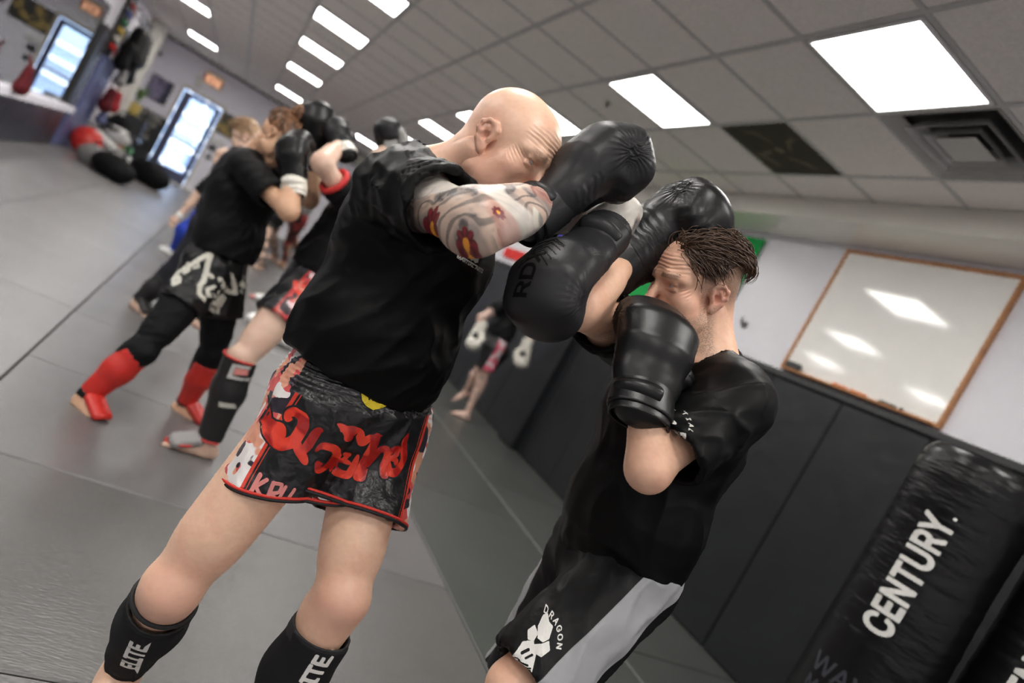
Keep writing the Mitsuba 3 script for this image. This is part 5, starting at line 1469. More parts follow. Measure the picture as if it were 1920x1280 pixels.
def shin_mark(mesh_key, polys_, mat, label):
    m = meshkit.WRITTEN[scene[mesh_key]['filename']]; mesh = trimesh.Trimesh(m[0], m[1], process=False)
    return px_decal(mesh, [], 2.98, unit(CB), mat, mesh_key, 'emblem', label, polys_, .003, .02)
q4 = lambda x, y: (340 + x / 4.268, 600 + y / 4.268)
shin_mark(kk, [[q4(385, 352), q4(508, 378), q4(500, 400), q4(405, 380), q4(375, 448), q4(462, 478), q4(468, 495), q4(330, 465)], [q4(462, 478), q4(490, 470), q4(470, 500)]], 'silver_print', 'silver square bracket emblem')
shin_mark(kk, [[q4(408, 388), q4(490, 402), q4(478, 450), q4(385, 440)]], 'pink_print', 'pink square inside the emblem')
shin_mark(kk, [[q4(262, 662), q4(375, 685), q4(368, 725), q4(256, 700)]], 'cream_print', 'small white word label')
Mc1 = glove_frame(Cc['wrL'], P(622, 232, 3.28) - Cc['wrL'], CB + .4 * CR)
glove(part, Mc1, True, 'glove_matte', 'black boxing glove with a white strap', strap='glove_white', scale=.9)
Mc2 = glove_frame(Cc['wrR'], P(727, 236, 3.38) - Cc['wrR'], -CB - .2 * CR)
k_, S_ = glove(part, Mc2, False, 'glove_matte', 'raised black glove with a pale palm', strap='glove_white', cuff='glove_white', thumb='glove_grey', scale=1.0)
obj('palm', surface(moved([ell((.055, 0, -.055), (.055, .036, .012), k=.01)], S_), .005), 'glove_grey', k_, smooth=True)

# --- a person in dark clothes behind the woman
D = dict(shR=P(446, 300, 4.75), elR=P(480, 360, 4.7), wrR=P(520, 330, 4.8), shL=P(462, 305, 5.05), elL=P(500, 365, 5.1), wrL=P(530, 335, 5.1), neck=P(456, 285, 4.9), chest=P(440, 340, 4.9), waist=P(418, 392, 4.9), pel=P(400, 432, 4.9),
         hipR=P(386, 444, 4.85), hipL=P(412, 446, 4.98), knR=P(330, 508, 4.82), knL=P(395, 520, 5.05), anR=P(262, 562, 4.80), anL=P(376, 596, 4.60))
D['ftR'] = facing(25); D['ftL'] = facing(10); D['kfR'] = facing(10); D['kfL'] = facing(0)
Dh = pose(P(460, 260, 4.9), facing(-25), 5)
pd, dl_, dh_ = figure('fair-haired person in dark clothes with black shin guards behind the woman', D, facing(20), facing(15), Dh, 'skin_pale', g=1.0, step=.010)
tee(pd, D, dl_, dh_, P(405, 424, 4.9), 'dark_sweat', sl=.95, g=1.0, seed=66, step=.010)
leggings(pd, D, dh_, 'dark_sweat', ('R', 'L'), g=1.18, to=.75, step=.010, name='sweatpants')
shin_pad(pd, D['knR'], D['anR'], D['kfR'], 'shin_black', .10, -.01, 1.0, D['ftR'], 'shin_black', None, 'black shin guard with foot shield', straps=(.5,))
shin_pad(pd, D['knL'], D['anL'], D['kfL'], 'shin_black', .10, -.01, 1.0, D['ftL'], 'shin_black', None, 'black shin guard with foot shield', straps=(.5,))
obj('hair', cat_mesh([surface(moved([ell((0, -.016, .055), (.084, .104, .09), k=.02), pln((0, .035, .02), unit([0, .8, -.55]), k=.02)], Dh), .007), strands(Dh, 120, 14, 0, lambda g: np.array([g.uniform(-.95, .95), g.uniform(-.95, .3), g.uniform(-.1, .9)]), lambda g, d: np.array([-.2 * d[0], -1.0, -.4]), .12, .004, .002, .012)]), 'hair_blond', pd, smooth=True)

# --- a crouching person in blue trousers
E = dict(shR=P(408, 332, 7.3), elR=P(372, 364, 7.25), wrR=P(336, 404, 7.2), shL=P(425, 330, 7.7), elL=P(440, 370, 7.7), wrL=P(450, 400, 7.7), neck=P(418, 322, 7.5), chest=P(408, 358, 7.5), waist=P(396, 390, 7.5), pel=P(386, 412, 7.5),
         hipR=P(380, 418, 7.42), hipL=P(394, 420, 7.6), knR=P(344, 432, 7.25), knL=P(400, 445, 7.4), anR=P(326, 468, 7.42), anL=P(392, 478, 7.5))
E['ftR'] = facing(175); E['ftL'] = facing(170); E['kfR'] = facing(180); E['kfL'] = facing(170)
pe, el_, eh_ = figure('crouching person in blue trousers and white shoe, bending forward far behind', E, facing(180), facing(180), pose(P(420, 300, 7.5), facing(180), 20), 'skin_pale', g=1.0, step=.012, toes=False)
tee(pe, E, el_, eh_, P(392, 402, 7.5), 'black_cotton', sl=.95, g=1.0, seed=67, step=.012)
leggings(pe, E, eh_, 'blue_cloth', ('R', 'L'), g=1.2, to=.97, step=.012, name='trousers')
for s in 'RL':
    obj('shoe', surface(grown(foot_parts(E['an' + s], E['ft' + s], 1.0, False), .008), .010), 'white_cloth', pe, smooth=True, label='white shoe')
hd = unit(E['wrR'] - E['elR']); hs = unit(np.cross(hd, CB))
obj('hand', surface([cap(E['wrR'], E['wrR'] + hd * .07, .030, .036, k=.02)] + [cap(E['wrR'] + hd * .07 + hs * .02 * (i - 1.5), E['wrR'] + hd * (.15 - .012 * abs(i - 1.2)) + hs * .022 * (i - 1.5) + CU * -.01, .010, .008, k=.006) for i in range(4)] + [cap(E['wrR'] + hd * .02 + hs * .03, E['wrR'] + hd * .09 + hs * .055, .012, .009, k=.01)], .005), 'skin_pale', pe, smooth=True)
obj('wrist_wrap', tube([E['wrR'] - hd * .03, E['wrR'] + hd * .02], .036, 12), 'white_cloth', pe, smooth=True)

# --- two people far down the room
def far_person(label, foot, px_pel, px_neck, depth, face, top_m, leg_m, leg_to, strap_m=None, sleeve_l=.5, skin_='skin_pale', low_m=None, arms_up=True):
    pel, nk_ = P(*px_pel, depth), P(*px_neck, depth); f = facing(face); l = unit(np.cross(UP, f))
    J = dict(pel=pel, neck=nk_, chest=nk_ * .72 + pel * .28, waist=nk_ * .3 + pel * .7, shR=nk_ - l * .19 - UP * .06, shL=nk_ + l * .19 - UP * .06, hipR=pel - l * .1 - UP * .04, hipL=pel + l * .1 - UP * .04)
    for s, k in (('R', -1), ('L', 1)):
        J['el' + s] = J['sh' + s] + f * .2 - UP * .22 + l * k * .03; J['wr' + s] = J['el' + s] + f * .10 + UP * .22 - l * k * .05
        J['an' + s] = foot[s] + UP * .08; J['kn' + s] = (J['hip' + s] + J['an' + s]) / 2 + f * .07; J['ft' + s] = f
    t, a, b = figure(label, J, f, f, pose(nk_ + UP * .17 + f * .03, f, 15), skin_, g=1.0, step=.013)
    tee(t, J, a, b, pel + UP * .03, top_m, sl=sleeve_l, seed=68, step=.013)
    if leg_m: trunks(t, J, b, leg_m, {'R': .26, 'L': .26}, seed=74, step=.013)
    if low_m: leggings(t, J, b, low_m, ('R', 'L'), g=1.05, to=.9, step=.013)
    for s in 'RL':
        if strap_m:
            d = unit(J['an' + s] - J['kn' + s]); x = np.linspace(0, 2 * np.pi, 20, endpoint=False); b1 = unit(np.cross(d, UP + .1 * f)); b2 = np.cross(d, b1)
            for q, r in ((.12, .06), (.45, .064), (.80, .048), (1.0, .045)):
                o = J['kn' + s] + (J['an' + s] - J['kn' + s]) * q
                obj('strap', tube(np.array([o + r * (b1 * math.cos(y) + b2 * math.sin(y)) for y in x]), .022, 6, closed=True), strap_m, t, smooth=True)
        M_ = glove_frame(J['wr' + s], J['wr' + s] - J['el' + s], CB); glove(t, M_, s == 'L', 'glove_matte', 'black boxing glove')
    return t
far_person('distant person with bare legs and black leg straps, seen behind the woman\'s elbow', {'R': at_z(484, 506, 0), 'L': at_z(512, 488, 0)}, (522, 398), (560, 330), 10.0, 150, 'black_cotton', 'shorts_black', 0, 'rubber_black')
def red_camo(p, n, uv): return mikit.mix((.05, .02, .02), (.34, .05, .05), ss(.45, .55, fb(p.x * 9, p.y * 9, p.z * 9, 2)))
bsdf('red_camo', mikit.proc(red_camo), .6, .3)
far_person('distant person in dark red patterned leggings beside the striped shorts', {'R': at_z(528, 500, 0), 'L': at_z(556, 486, 0)}, (560, 402), (598, 338), 10.6, 200, 'grey_cloth', None, 0, None, .5, 'skin_tan', 'red_camo')

# --- the person walking along the padded wall, head behind the glove
K7 = lambda x, y: (820 + x / 4.268, 520 + y / 4.268)
kd = 7.3
Kd = dict(pel=P(928, 645, kd), neck=P(972, 560, kd), hipL=P(922, 655, kd - .06), hipR=P(936, 660, kd + .06), knL=P(905, 706, kd), knR=P(891, 703, kd + .15), anL=P(876, 775, 7.33), anR=P(873, 733, 7.6),
          shL=P(938, 573, kd - .15), shR=P(990, 588, kd + .16), elL=P(903, 596, kd - .2), wrL=P(897, 622, kd - .2), elR=P(996, 632, kd + .1), wrR=P(984, 656, kd))
Kd['chest'] = Kd['neck'] * .72 + Kd['pel'] * .28; Kd['waist'] = Kd['neck'] * .3 + Kd['pel'] * .7
Kd['ftL'] = facing(165); Kd['ftR'] = unit(facing(165) - UP * .9); Kd['kfL'] = Kd['kfR'] = facing(165)
kp, ka, kb = figure('barefoot person with white gloves walking along the padded wall', Kd, facing(150), facing(150), pose(P(992, 532, kd), facing(160), 5), 'skin_tattoo_far' if skin('skin_tattoo_far', lambda p, n, uv: mikit.mix(skin_base(p, (.62, .42, .34)), (.22, .19, .19), ss(.5, .62, fb(p.x * 22, p.y * 22, p.z * 22, 3)) * .6)) is None or True else '', g=.95, step=.010)
tee(kp, Kd, ka, kb, P(934, 632, kd), 'black_cotton', sl=.45, g=.95, seed=69, step=.010)
def pink_side(p, n, uv):
    q = local(p, frame_mat(Kd['pel'], kb, facing(150), UP)); return mikit.mix((.010, .010, .011), mikit.mix((.60, .10, .16), (.66, .52, .55), ss(.45, .55, fb(q.y * 24, q.z * 24, 2.0, 2))), ss(.13, .135, dr.abs(q.x)) * ss(.06, .055, dr.abs(q.y - .0)))
bsdf('pink_side', mikit.proc(pink_side), .45, .4)
trunks(kp, Kd, kb, 'pink_side', {'L': .22, 'R': .22}, seed=76, step=.009, label='black shorts with pink and white side stripes')
for s, up_ in (('L', P(886, 646, kd - .2)), ('R', P(972, 694, kd))):
    M_ = glove_frame(Kd['wr' + s], up_ - Kd['wr' + s], CB * (-1 if s == 'R' else -1) + .2 * CR)
    gk, gS = glove(kp, M_, s == 'L', 'glove_white', 'white open-palmed boxing glove', scale=1.1)
    obj('palm', surface(moved([ell((.055, 0, -.048), (.050, .030, .018), k=.01)], gS), .006), 'rubber_black', gk, smooth=True)

# --- somebody's white foot guards behind the partner's thigh, and a white kick pad
t = thing('kick_pad', 'white kick pad lying on the mat behind the bent bare knee', 'kick pad')
bsdf('pad_white', (.82, .82, .80), .35, .5)
ka0, ka1 = at_z(480, 598, .06), at_z(540, 640, .06); kc = (ka0 + ka1) / 2; kx = unit(ka1 - ka0); ky = np.cross(UP, kx); kl = np.linalg.norm(ka1 - ka0) / 2
obj('cushion', displaced(surface([cap(ka0, ka1, .055, .055, k=.02, flat=ky, fr=2.0)], .008), lambda q, n: .004 * (meshkit.fbm(q * 20, 2, 4) - .5)), 'pad_white', t, smooth=True)
for s in (-.5 * kl, .5 * kl): obj('strap', tube(np.array([kc + kx * s + ky * .120 * math.cos(a) + UP * .060 * math.sin(a) for a in np.linspace(0, 2 * np.pi, 30, endpoint=False)]), .009, 6, closed=True), 'white_plastic', t, smooth=True)
t = thing('foot_guard', 'white foot guard on the mat at the edge of the partner\'s shorts', 'foot guard')
fo = at_z(492, 566, .0); fd = unit(at_z(466, 556, 0) - fo)
obj('shell', surface([cap(fo + UP * .055 - fd * .04, fo + fd * .09 + UP * .035, .040, .032, k=.02, flat=np.cross(fd, UP), fr=1.5)], .007), 'pad_white', t, smooth=True)
obj('toe_strap', surface([cap(fo + fd * .13 + UP * .02, fo + fd * .16 + UP * .02, .018, .016, k=.01, flat=np.cross(fd, UP), fr=1.8)], .006), 'pink_print', t, smooth=True)

# ------------------------------------------------------------------ punch bags by the padded wall
def wrinkles(p, n):
    return .0035 * np.clip(meshkit.fbm(p * np.array([5, 5, 26]), 3, 2) - .5, 0, 1) * 3 + .003 * np.sin(p[:, 2] * 9)
bumped('bag_vinyl', (.0042, .0042, .0048), lambda p, n, uv: fb(p.x * 9, p.y * 9, p.z * 30, 3), .006, .30, .30)
bsdf('base_plastic', (.020, .020, .021), .32, .5)
bsdf('faint_print', (.032, .033, .042), .35, .5)
for i, (px, d, lab) in enumerate((((1722, 1100), 2.40, 'tall black free-standing punch bag with the whole word CENTURY in white'), ((1955, 1300), 2.20, 'black free-standing punch bag cut off by the lower right corner'))):
    c = P(*px, d)[:2]; t = thing('punch_bag', lab, 'punch bag', 'punch bags along the padded wall')
    prof = [(0, .40), (.175, .40), (.196, .43), (.203, .60), (.203, 1.52), (.197, 1.60), (.175, 1.635), (.06, 1.65), (0, 1.65)]
    pr = np.array(prof); s = np.r_[0, np.cumsum(np.linalg.norm(np.diff(pr, axis=0), axis=1))]; u = np.linspace(0, s[-1], 110)
    m = lathe(np.stack([np.interp(u, s, pr[:, 0]), np.interp(u, s, pr[:, 1])], 1), 72); m = displaced(trimesh.Trimesh(m.vertices + [c[0], c[1], 0], m.faces, process=False), wrinkles)
    obj('bag', m, 'bag_vinyl', t, smooth=True)
    obj('base', lathe([(0, 0), (.235, 0), (.25, .02), (.25, .13), (.235, .20), (.17, .27), (.11, .33), (.10, .42), (0, .42)], 48, (c[0], c[1], 0)), 'base_plastic', t, smooth=40)
    obj('fill_cap', lathe([(0, 0), (.03, 0), (.03, .025), (.024, .03), (0, .03)], 16, (c[0] - .15, c[1] - .10, .245)), 'black_plastic', t, smooth=40)
    out = np.array([-c[0], -c[1], 0]); out = unit(unit(out) - .32 * HR) if i == 0 else unit(unit(out) - .3 * HR)
    lat = unit(np.cross(UP, out)); zc = 1.165
    o = np.array([c[0], c[1], zc]) + out * .0
    sh = polys_of('CENTURY', .090).buffer(.0022); b = sh.bounds; fx = .455 / (b[2] - b[0]); sh = affinity.translate(affinity.scale(sh, fx, 1, origin=(0, 0)), -fx * (b[0] + b[2]) / 2, -(b[1] + b[3]) / 2)
    sh = unary_union([sh, sg.Point(sh.bounds[2] + .012, -.037).buffer(.006)])
    obj('lettering', decal(sh, m, o, UP, -lat, .002, .0015, .02, back=.5), 'white_print', t, label='white letters CENTURY running up the bag')
    for k, (w, h) in enumerate((('WAVE', .062), ('MASTER', .040))):
        sh = polys_of(w, h); b = sh.bounds; sh = affinity.translate(sh, -(b[0] + b[2]) / 2, -(b[1] + b[3]) / 2)
        obj('lettering', decal(sh, m, np.array([c[0], c[1], .74 - .075 * k]), lat, UP, .002, .0015, .02, back=.5), 'faint_print', t, label='faint dark letters WAVE MASTER')

# ------------------------------------------------------------------ far wall: glass door, exit sign, pictures
scene['clear_glass'] = {'type': 'thindielectric', 'int_ior': 1.5}
t = 'door_1'; labels[t] = {'label': 'navy metal door with a large glass pane in the far wall', 'kind': 'structure'}
y = Y1 + .03
for x0, x1, z0, z1 in ((-1.68, -1.50, .01, 2.12), (-.93, -.82, .01, 2.12), (-1.50, -.93, .01, .30), (-1.50, -.93, 2.02, 2.12)):
    obj('rail', box(x0, x1, y - .02, y + .03, z0, z1, .004), 'navy_paint', t)
obj('glass', (np.array([[-1.5, y, .3], [-.93, y, .3], [-.93, y, 2.02], [-1.5, y, 2.02]]), np.array([[0, 1, 2], [0, 2, 3]])), 'clear_glass', t)
obj('push_bar', box(-1.50, -.95, y - .07, y - .03, .98, 1.04, .006), 'white_plastic', t)
bsdf('cream_frame', (.60, .55, .45), .4, .5)
struct('trim_3', cat_mesh([box(-1.76, -.74, Y1 - .03, Y1 + .02, 2.14, 2.22, .004), box(-1.76, -1.70, Y1 - .03, Y1 + .02, 0, 2.14, .004), box(-.80, -.74, Y1 - .03, Y1 + .02, 0, 2.14, .004)]), 'cream_frame', 'cream frame round the glass door')
# outside: pavement and a building front of blue panels between white bands
bsdf('pavement', (.35, .35, .36), .9, .1)
obj('pavement', box(-14, 12, Y1 + .16, 34, -.12, -.02), 'pavement', label='pale pavement outside the glass door', kind='structure')
bsdf('facade_blue', mikit.proc(lambda p, n, uv: mikit.mix((.16, .22, .33), (.42, .50, .60), mikit.cell_rand(p.x * 1.6, p.z * 1.1, 3.0))), .35, .5)
bsdf('facade_white', (.88, .88, .88), .7, .2)
t = thing('building', 'pale blue building front with white bands seen through the glass door', 'building')
fy = Y1 + 4.0
obj('wall', box(-6.5, 3.5, fy, fy + .4, -.02, 5.5), 'facade_blue', t)
for z in (.15, .72, 1.18, 1.62): obj('band', box(-6.5, 3.5, fy - .06, fy, z, z + .13, .01), 'facade_white', t)
for x in (-2.45, -1.95, -1.45, -1.1): obj('pier', box(x, x + .10, fy - .05, fy, 1.72, 2.6, .01), 'facade_white', t)
for x in (-3.0, -1.75): obj('pier', box(x, x + .10, fy - .05, fy, -.02, .72, .01), 'facade_white', t)

t = thing('exit_sign', 'cream exit sign with glowing red letters above the glass door', 'exit sign')
q = at_y(401, 153, Y1)
bsdf('sign_cream', (.66, .56, .36), .5, .4)
obj('housing', box(q[0] - .21, q[0] + .21, Y1 - .07, Y1 - .002, q[2] - .13, q[2] + .15, .01), 'sign_cream', t)
m = trimesh.Trimesh(*[np.asarray(a) for a in (meshkit.text_mesh('EXIT', .15, .01, bold=True).vertices, meshkit.text_mesh('EXIT', .15, .01, bold=True).faces)], process=False)
v = np.asarray(m.vertices); v = v - (v.max(0) + v.min(0)) / 2
obj('lettering', trimesh.Trimesh(np.stack([q[0] + v[:, 0] * .95, Y1 - .076 - v[:, 2], q[2] - .01 + v[:, 1]], 1), m.faces[:, ::-1], process=False), 'red_cuff', t, label='glowing red letters EXIT', emitter={'type': 'area', 'radiance': {'type': 'rgb', 'value': [.75, .10, .06]}})
bsdf('sign_red', (.62, .40, .26), .5, .3)
obj('face', box(q[0] - .18, q[0] + .18, Y1 - .074, Y1 - .068, q[2] - .10, q[2] + .09), 'sign_red', t, emitter={'type': 'area', 'radiance': {'type': 'rgb', 'value': [.34, .17, .10]}})
q = at_y(373, 155, Y1); t = thing('emergency_light', 'small white emergency light left of the exit sign', 'emergency light')
obj('housing', box(q[0] - .07, q[0] + .07, Y1 - .06, Y1 - .002, q[2] - .12, q[2] + .10, .02), 'white_plastic', t)
for s in (-.05, .05): obj('lamp_head', trimesh.creation.icosphere(2, .035).apply_translation([q[0] + s, Y1 - .08, q[2] + .12]), 'white_plastic', t, smooth=True)
q = at_y(298, 100, Y1); t = thing('wall_camera', 'small dark device high on the far wall left of the door', 'camera')
obj('mount', box(q[0] - .05, q[0] + .05, Y1 - .05, Y1 - .002, q[2] - .04, q[2] + .05, .01), 'pad_rim', t); obj('lens', lathe([(0, 0), (.03, 0), (.03, .03), (0, .035)], 14).apply_transform(frame_mat([q[0], Y1 - .05, q[2]], [1, 0, 0], [0, 0, 1], [0, -1, 0])), 'black_plastic', t)


def framed(name, label, cat, px, w, h, m, frame='black_plastic', lines=0, ink_m=None):
    q = at_y(*px, Y1); t = thing(name, label, cat)
    obj('sheet', box(q[0] - w / 2, q[0] + w / 2, Y1 - .02, Y1 - .004, q[2] - h / 2, q[2] + h / 2), m, t)
    b = .03
    for a in ((-w / 2 - b, w / 2 + b, h / 2, h / 2 + b), (-w / 2 - b, w / 2 + b, -h / 2 - b, -h / 2), (-w / 2 - b, -w / 2, -h / 2, h / 2), (w / 2, w / 2 + b, -h / 2, h / 2)):
        obj('frame_rail', box(q[0] + a[0], q[0] + a[1], Y1 - .03, Y1 - .002, q[2] + a[2], q[2] + a[3], .004), frame, t)
    return t, q
bsdf('poster_purple', mikit.proc(lambda p, n, uv: mikit.mix((.030, .028, .065), (.30, .26, .40), ss(.2, .45, dr.abs(dr.sin(p.z * 52))) * ss(.30, .36, nz(p.x * 14, p.z * 16, 1.0)) * ss(.17, .15, dr.abs(p.x + 2.21)))), .4, .4)
framed('poster', 'purple framed notice with pale lines left of the glass door', 'poster', (298, 168), .42, .50, 'poster_purple')
bsdf('picture_gold', mikit.proc(lambda p, n, uv: mikit.mix(mikit.mix((.03, .028, .022), (.36, .25, .07), ss(.5, .62, fb(p.x * 9, p.z * 9, 2.0, 3))), (.02, .06, .42), spot(mi.Point3f(p.x + .55, 0, p.z - 1.42), (0, 0, 0), .13))), .35, .4)
framed('picture', 'dark gold picture with a blue spot right of the glass door', 'picture', (440, 243), .74, .46, 'picture_gold')
q = at_y(440, 243, Y1)
t = thing('picture', 'narrow dark gold picture right of the blue-spotted one', 'picture'); obj('sheet', box(q[0] + .52, q[0] + .72, Y1 - .025, Y1 - .003, q[2] - .10, q[2] + .42, .004), 'picture_gold', t)
bsdf('paper_pale', (.60, .59, .53), .5, .3)
framed('picture', 'left one of two pale framed sheets high on the far wall', 'picture', (649, 279), .46, .52, 'paper_pale')
framed('picture', 'right one of two pale framed sheets high on the far wall', 'picture', (686, 300), .46, .50, 'paper_pale')
q = at_y(405, 268, Y1)
for k, (dx, dz, w, h, mm, lab) in enumerate(((0, .05, .34, .10, 'white_plastic', 'white wall box right of the door handle'), (-.02, -.14, .16, .13, 'black_plastic', 'black card reader below the white wall box'), (.0, -.38, .10, .10, 'pad_rim', 'small dark switch below the card reader'))):
    t = thing(('wall_box', 'card_reader', 'wall_switch')[k], lab, ('box', 'card reader', 'switch')[k])
    obj('case', box(q[0] + dx - w / 2, q[0] + dx + w / 2, Y1 - .06, Y1 - .002, q[2] + dz - h / 2, q[2] + dz + h / 2, .012), mm, t)
    obj('face', box(q[0] + dx - w / 3, q[0] + dx + w / 3, Y1 - .064, Y1 - .058, q[2] + dz - h / 3, q[2] + dz + h / 3), 'lamp_frame' if k == 0 else 'pad_rim', t)

# ------------------------------------------------------------------ left wall: mirror, ledge, padding, hanging gear
scene['mirror_glass'] = {'type': 'conductor', 'material': 'none', 'specular_reflectance': {'type': 'rgb', 'value': [.60, .62, .62]}}
obj('mirror', box(XL + .002, XL + .012, Y0 + .5, 13.15, .735, 2.42), 'mirror_glass', label='long wall mirror above the ledge showing a reflected door', cat='mirror')
obj('ledge', box(XL + .002, XL + .16, Y0 + .5, 13.4, .62, .73, .01), 'back_paint', WL)
for k in range(16):
    a = Y0 + .5 + k * 1.0; b = min(a + 1.0, 13.4)
    if b > a: obj('pad_panel', box(XL + .002, XL + .06, a + .004, b - .004, .004, .615, .012), 'dark_pad', WL)
obj('mirror_post', box(XL + .002, XL + .07, 13.17, 13.65, .735, 2.15, .01), 'black_plastic', WL)
for a in (13.42, 14.05, 14.68): obj('blue_pad', box(XL + .002, XL + .07, a + .23 if a < 13.5 else a, a + .625, .004, 1.75 if a > 13.5 else .73, .012), 'navy_pad', WL)
obj('column', box(XL, XL + .30, 16.75, 17.15, 0, ZC, .03), 'soffit_paint', label='white column in the corner beside the hanging gear', cat='column')
# rack of hanging gear
gx = XL + .10
t = thing('gear_rack', 'black rail rack on the left wall loaded with hanging gear', 'rack')
obj('board', box(XL + .005, XL + .05, 13.9, 14.45, 1.75, 3.0, .01), 'black_plastic', t)
obj('rail', tube([[gx + .05, 14.4, 2.75], [gx + .05, 16.4, 2.75]], .018, 10), 'pad_rim', t)
for yy in (14.5, 16.3): obj('bracket', tube([[XL, yy, 2.75], [gx + .05, yy, 2.75]], .015, 8), 'pad_rim', t)
for i, (cname, col) in enumerate((('red', (.45, .02, .03)), ('blue', (.04, .07, .30)), ('green', (.02, .20, .06)), ('yellow', (.62, .42, .04)), ('white', (.70, .68, .62)), ('bright red', (.62, .02, .02)))):
    bsdf(f'belt_{i}', col, .7, .2); z = 2.72 - .155 * i; w = .010
    t = thing('belt', f'{cname} belt folded on the rack beside the mirror', 'belt', None)
    pts = [[XL + .07, 14.0, z], [XL + .085, 14.2, z - .01], [XL + .085, 14.38, z]]
    obj('band', surface([cap(a, b, .016, k=.01, flat=UP, fr=2.6) for a, b in zip(pts[:-1], pts[1:])], .006), f'belt_{i}', t, smooth=True)
    obj('tail', surface([cap(pts[2], [XL + .10, 14.40, z - .12], .012, k=.01, flat=(0, 1, 0), fr=1.6)], .005), f'belt_{i}', t, smooth=True)
gr_ = np.random.default_rng(8)
def hanging(name, label, cat, yy, z, h, w, m, seed, strap=True, dx=.13):
    t = thing(name, label, cat)
    c = np.array([gx + dx, yy, z]); k = surface([cap(c - UP * h * .32, c + UP * h * .18, w * .55, w * .36, k=.03, flat=(0, 1, 0), fr=1.5), ell(c - UP * h * .30, (w * .55, w * .95, h * .22), k=.03)], .012)
    obj('body', displaced(k, lambda p, n: .018 * (meshkit.fbm(p * 8, 2, seed) - .5)), m, t, smooth=True)
    if strap: obj('strap', tube([c + UP * h * .2 + [0, -.05, 0], [gx + .05, yy - .02, z + h * .5], c + UP * h * .2 + [0, .05, 0]], .012, 6), m, t, smooth=True)
cloth('maroon_cloth', (.11, .012, .016), 300, .7, .2)
cloth('red_cloth', (.33, .02, .025), 300, .7, .2)
hanging('gear_bag', 'black gear bag hanging highest on the rack by the mirror', 'bag', 14.75, 2.30, .80, .26, 'black_cotton', 1)
hanging('gear_bag', 'black gear bag hanging in the middle of the rack', 'bag', 15.25, 2.25, .95, .28, 'black_cotton', 2)
hanging('gear_bag', 'black gear bag with a grey strap hanging nearest the white column', 'bag', 15.85, 2.30, .90, .26, 'shin_black', 3)
hanging('gear_bag', 'black gear bag hanging half behind the coloured belts', 'bag', 14.55, 2.0, .7, .22, 'black_cotton', 12)
hanging('gear_bag', 'small black gear bag hanging lowest of the black bags', 'bag', 15.55, 1.80, .6, .20, 'black_cotton', 13, dx=.16)
hanging('head_guard', 'black and white head guard hanging low under the gear bags', 'head guard', 15.2, 1.62, .42, .18, 'shin_grey', 4)
hanging('body_protector', 'maroon body protector hanging low on the left wall', 'body protector', 15.0, 1.15, .60, .20, 'maroon_cloth', 5)
hanging('body_protector', 'red and black body protector hanging below the rack', 'body protector', 15.75, 1.15, .50, .20, 'red_cloth', 6)
hanging('jump_rope_bundle', 'navy bundle hanging lowest on the left wall', 'bundle', 15.3, .78, .35, .16, 'navy_pad', 7)
hanging('gym_bag', 'dark maroon bag on the ledge before the mirror at the left edge', 'bag', 10.05, .94, .48, .14, 'maroon_cloth', 9, dx=.10)

# pile of bags, a ball and a slogan board in the corner
def blob(name, label, cat, px, zc_, size, m, seed, parts_=None, yaw=0.0, extra=None, Yb=16.4):
    c = at_z(*px, zc_) if zc_ < .3 else at_y(*px, Yb); R = np.stack([math.cos(yaw) * HR + math.sin(yaw) * HF, -math.sin(yaw) * HR + math.cos(yaw) * HF, UP], 1)
    t = thing(name, label, cat)
    k = surface([ell(c, size, R, k=.05), cap(c - R[:, 0] * size[0] * .5 - UP * size[2] * .2, c + R[:, 0] * size[0] * .5 - UP * size[2] * .2, size[2] * .75, k=.05, flat=R[:, 1], fr=size[1] / size[2])], .014)
    v = np.asarray(displaced(k, lambda p, n: .05 * min(size) * 4 * (meshkit.fbm(p * 7, 3, seed) - .5)).vertices); v[:, 2] = np.maximum(v[:, 2], .004)
    obj('body', trimesh.Trimesh(v, k.faces, process=False), m, t, smooth=True)
    if extra: obj('handle', tube([c + R[:, 0] * size[0] * a + UP * (size[2] * (.85 + .5 * math.cos(a * 3))) for a in np.linspace(-.5, .5, 9)], .014, 6), extra, t, smooth=True)
    return t, c
q = at_z(150, 289, 0); q[0] = max(q[0], XL + .34); t = thing('exercise_ball', 'bright red ball on the mat in the corner below the hanging gear', 'ball')
bsdf('ball_red', (.62, .035, .025), .35, .5)
obj('shell', lathe([(.26 * math.sin(a), .26 - .26 * math.cos(a)) for a in np.linspace(0, math.pi, 25)], 40, (q[0], q[1], 0)), 'ball_red', t, smooth=True)
obj('seam_ring', tube([[q[0] + .261 * math.cos(a), q[1] + .261 * math.sin(a), .26] for a in np.linspace(0, 6.283, 40, endpoint=False)], .004, 6, closed=True), 'maroon_cloth', t, smooth=True)
t = thing('bench', 'low black bench under the heap of bags in the corner', 'bench')
obj('seat', box(-2.5, -1.75, 15.75, 16.55, .58, .66, .02), 'black_plastic', t)
for lx in (-2.45, -1.85):
    for ly in (15.8, 16.45): obj('leg', box(lx, lx + .05, ly, ly + .05, .003, .58, .006), 'black_plastic', t)
blob('duffel_bag', 'grey duffel bag right beside the red ball', 'bag', (178, 293), .18, (.26, .20, .19), 'grey_cloth', 3, extra='black_cotton')
blob('duffel_bag', 'black duffel bag lying before the long white bag', 'bag', (213, 313), .20, (.46, .24, .20), 'black_cotton', 4, yaw=-.35, extra='pad_rim')
blob('duffel_bag', 'black duffel bag lying closest to the glass door', 'bag', (280, 325), .22, (.50, .26, .24), 'black_cotton', 5, yaw=-.35, extra='pad_rim')
t = thing('equipment_bag', 'long white bag leaning over the black duffel bag', 'bag')
ea, eb = at_z(238, 304, .13), at_y(182, 252, 15.55); ed = unit(eb - ea)
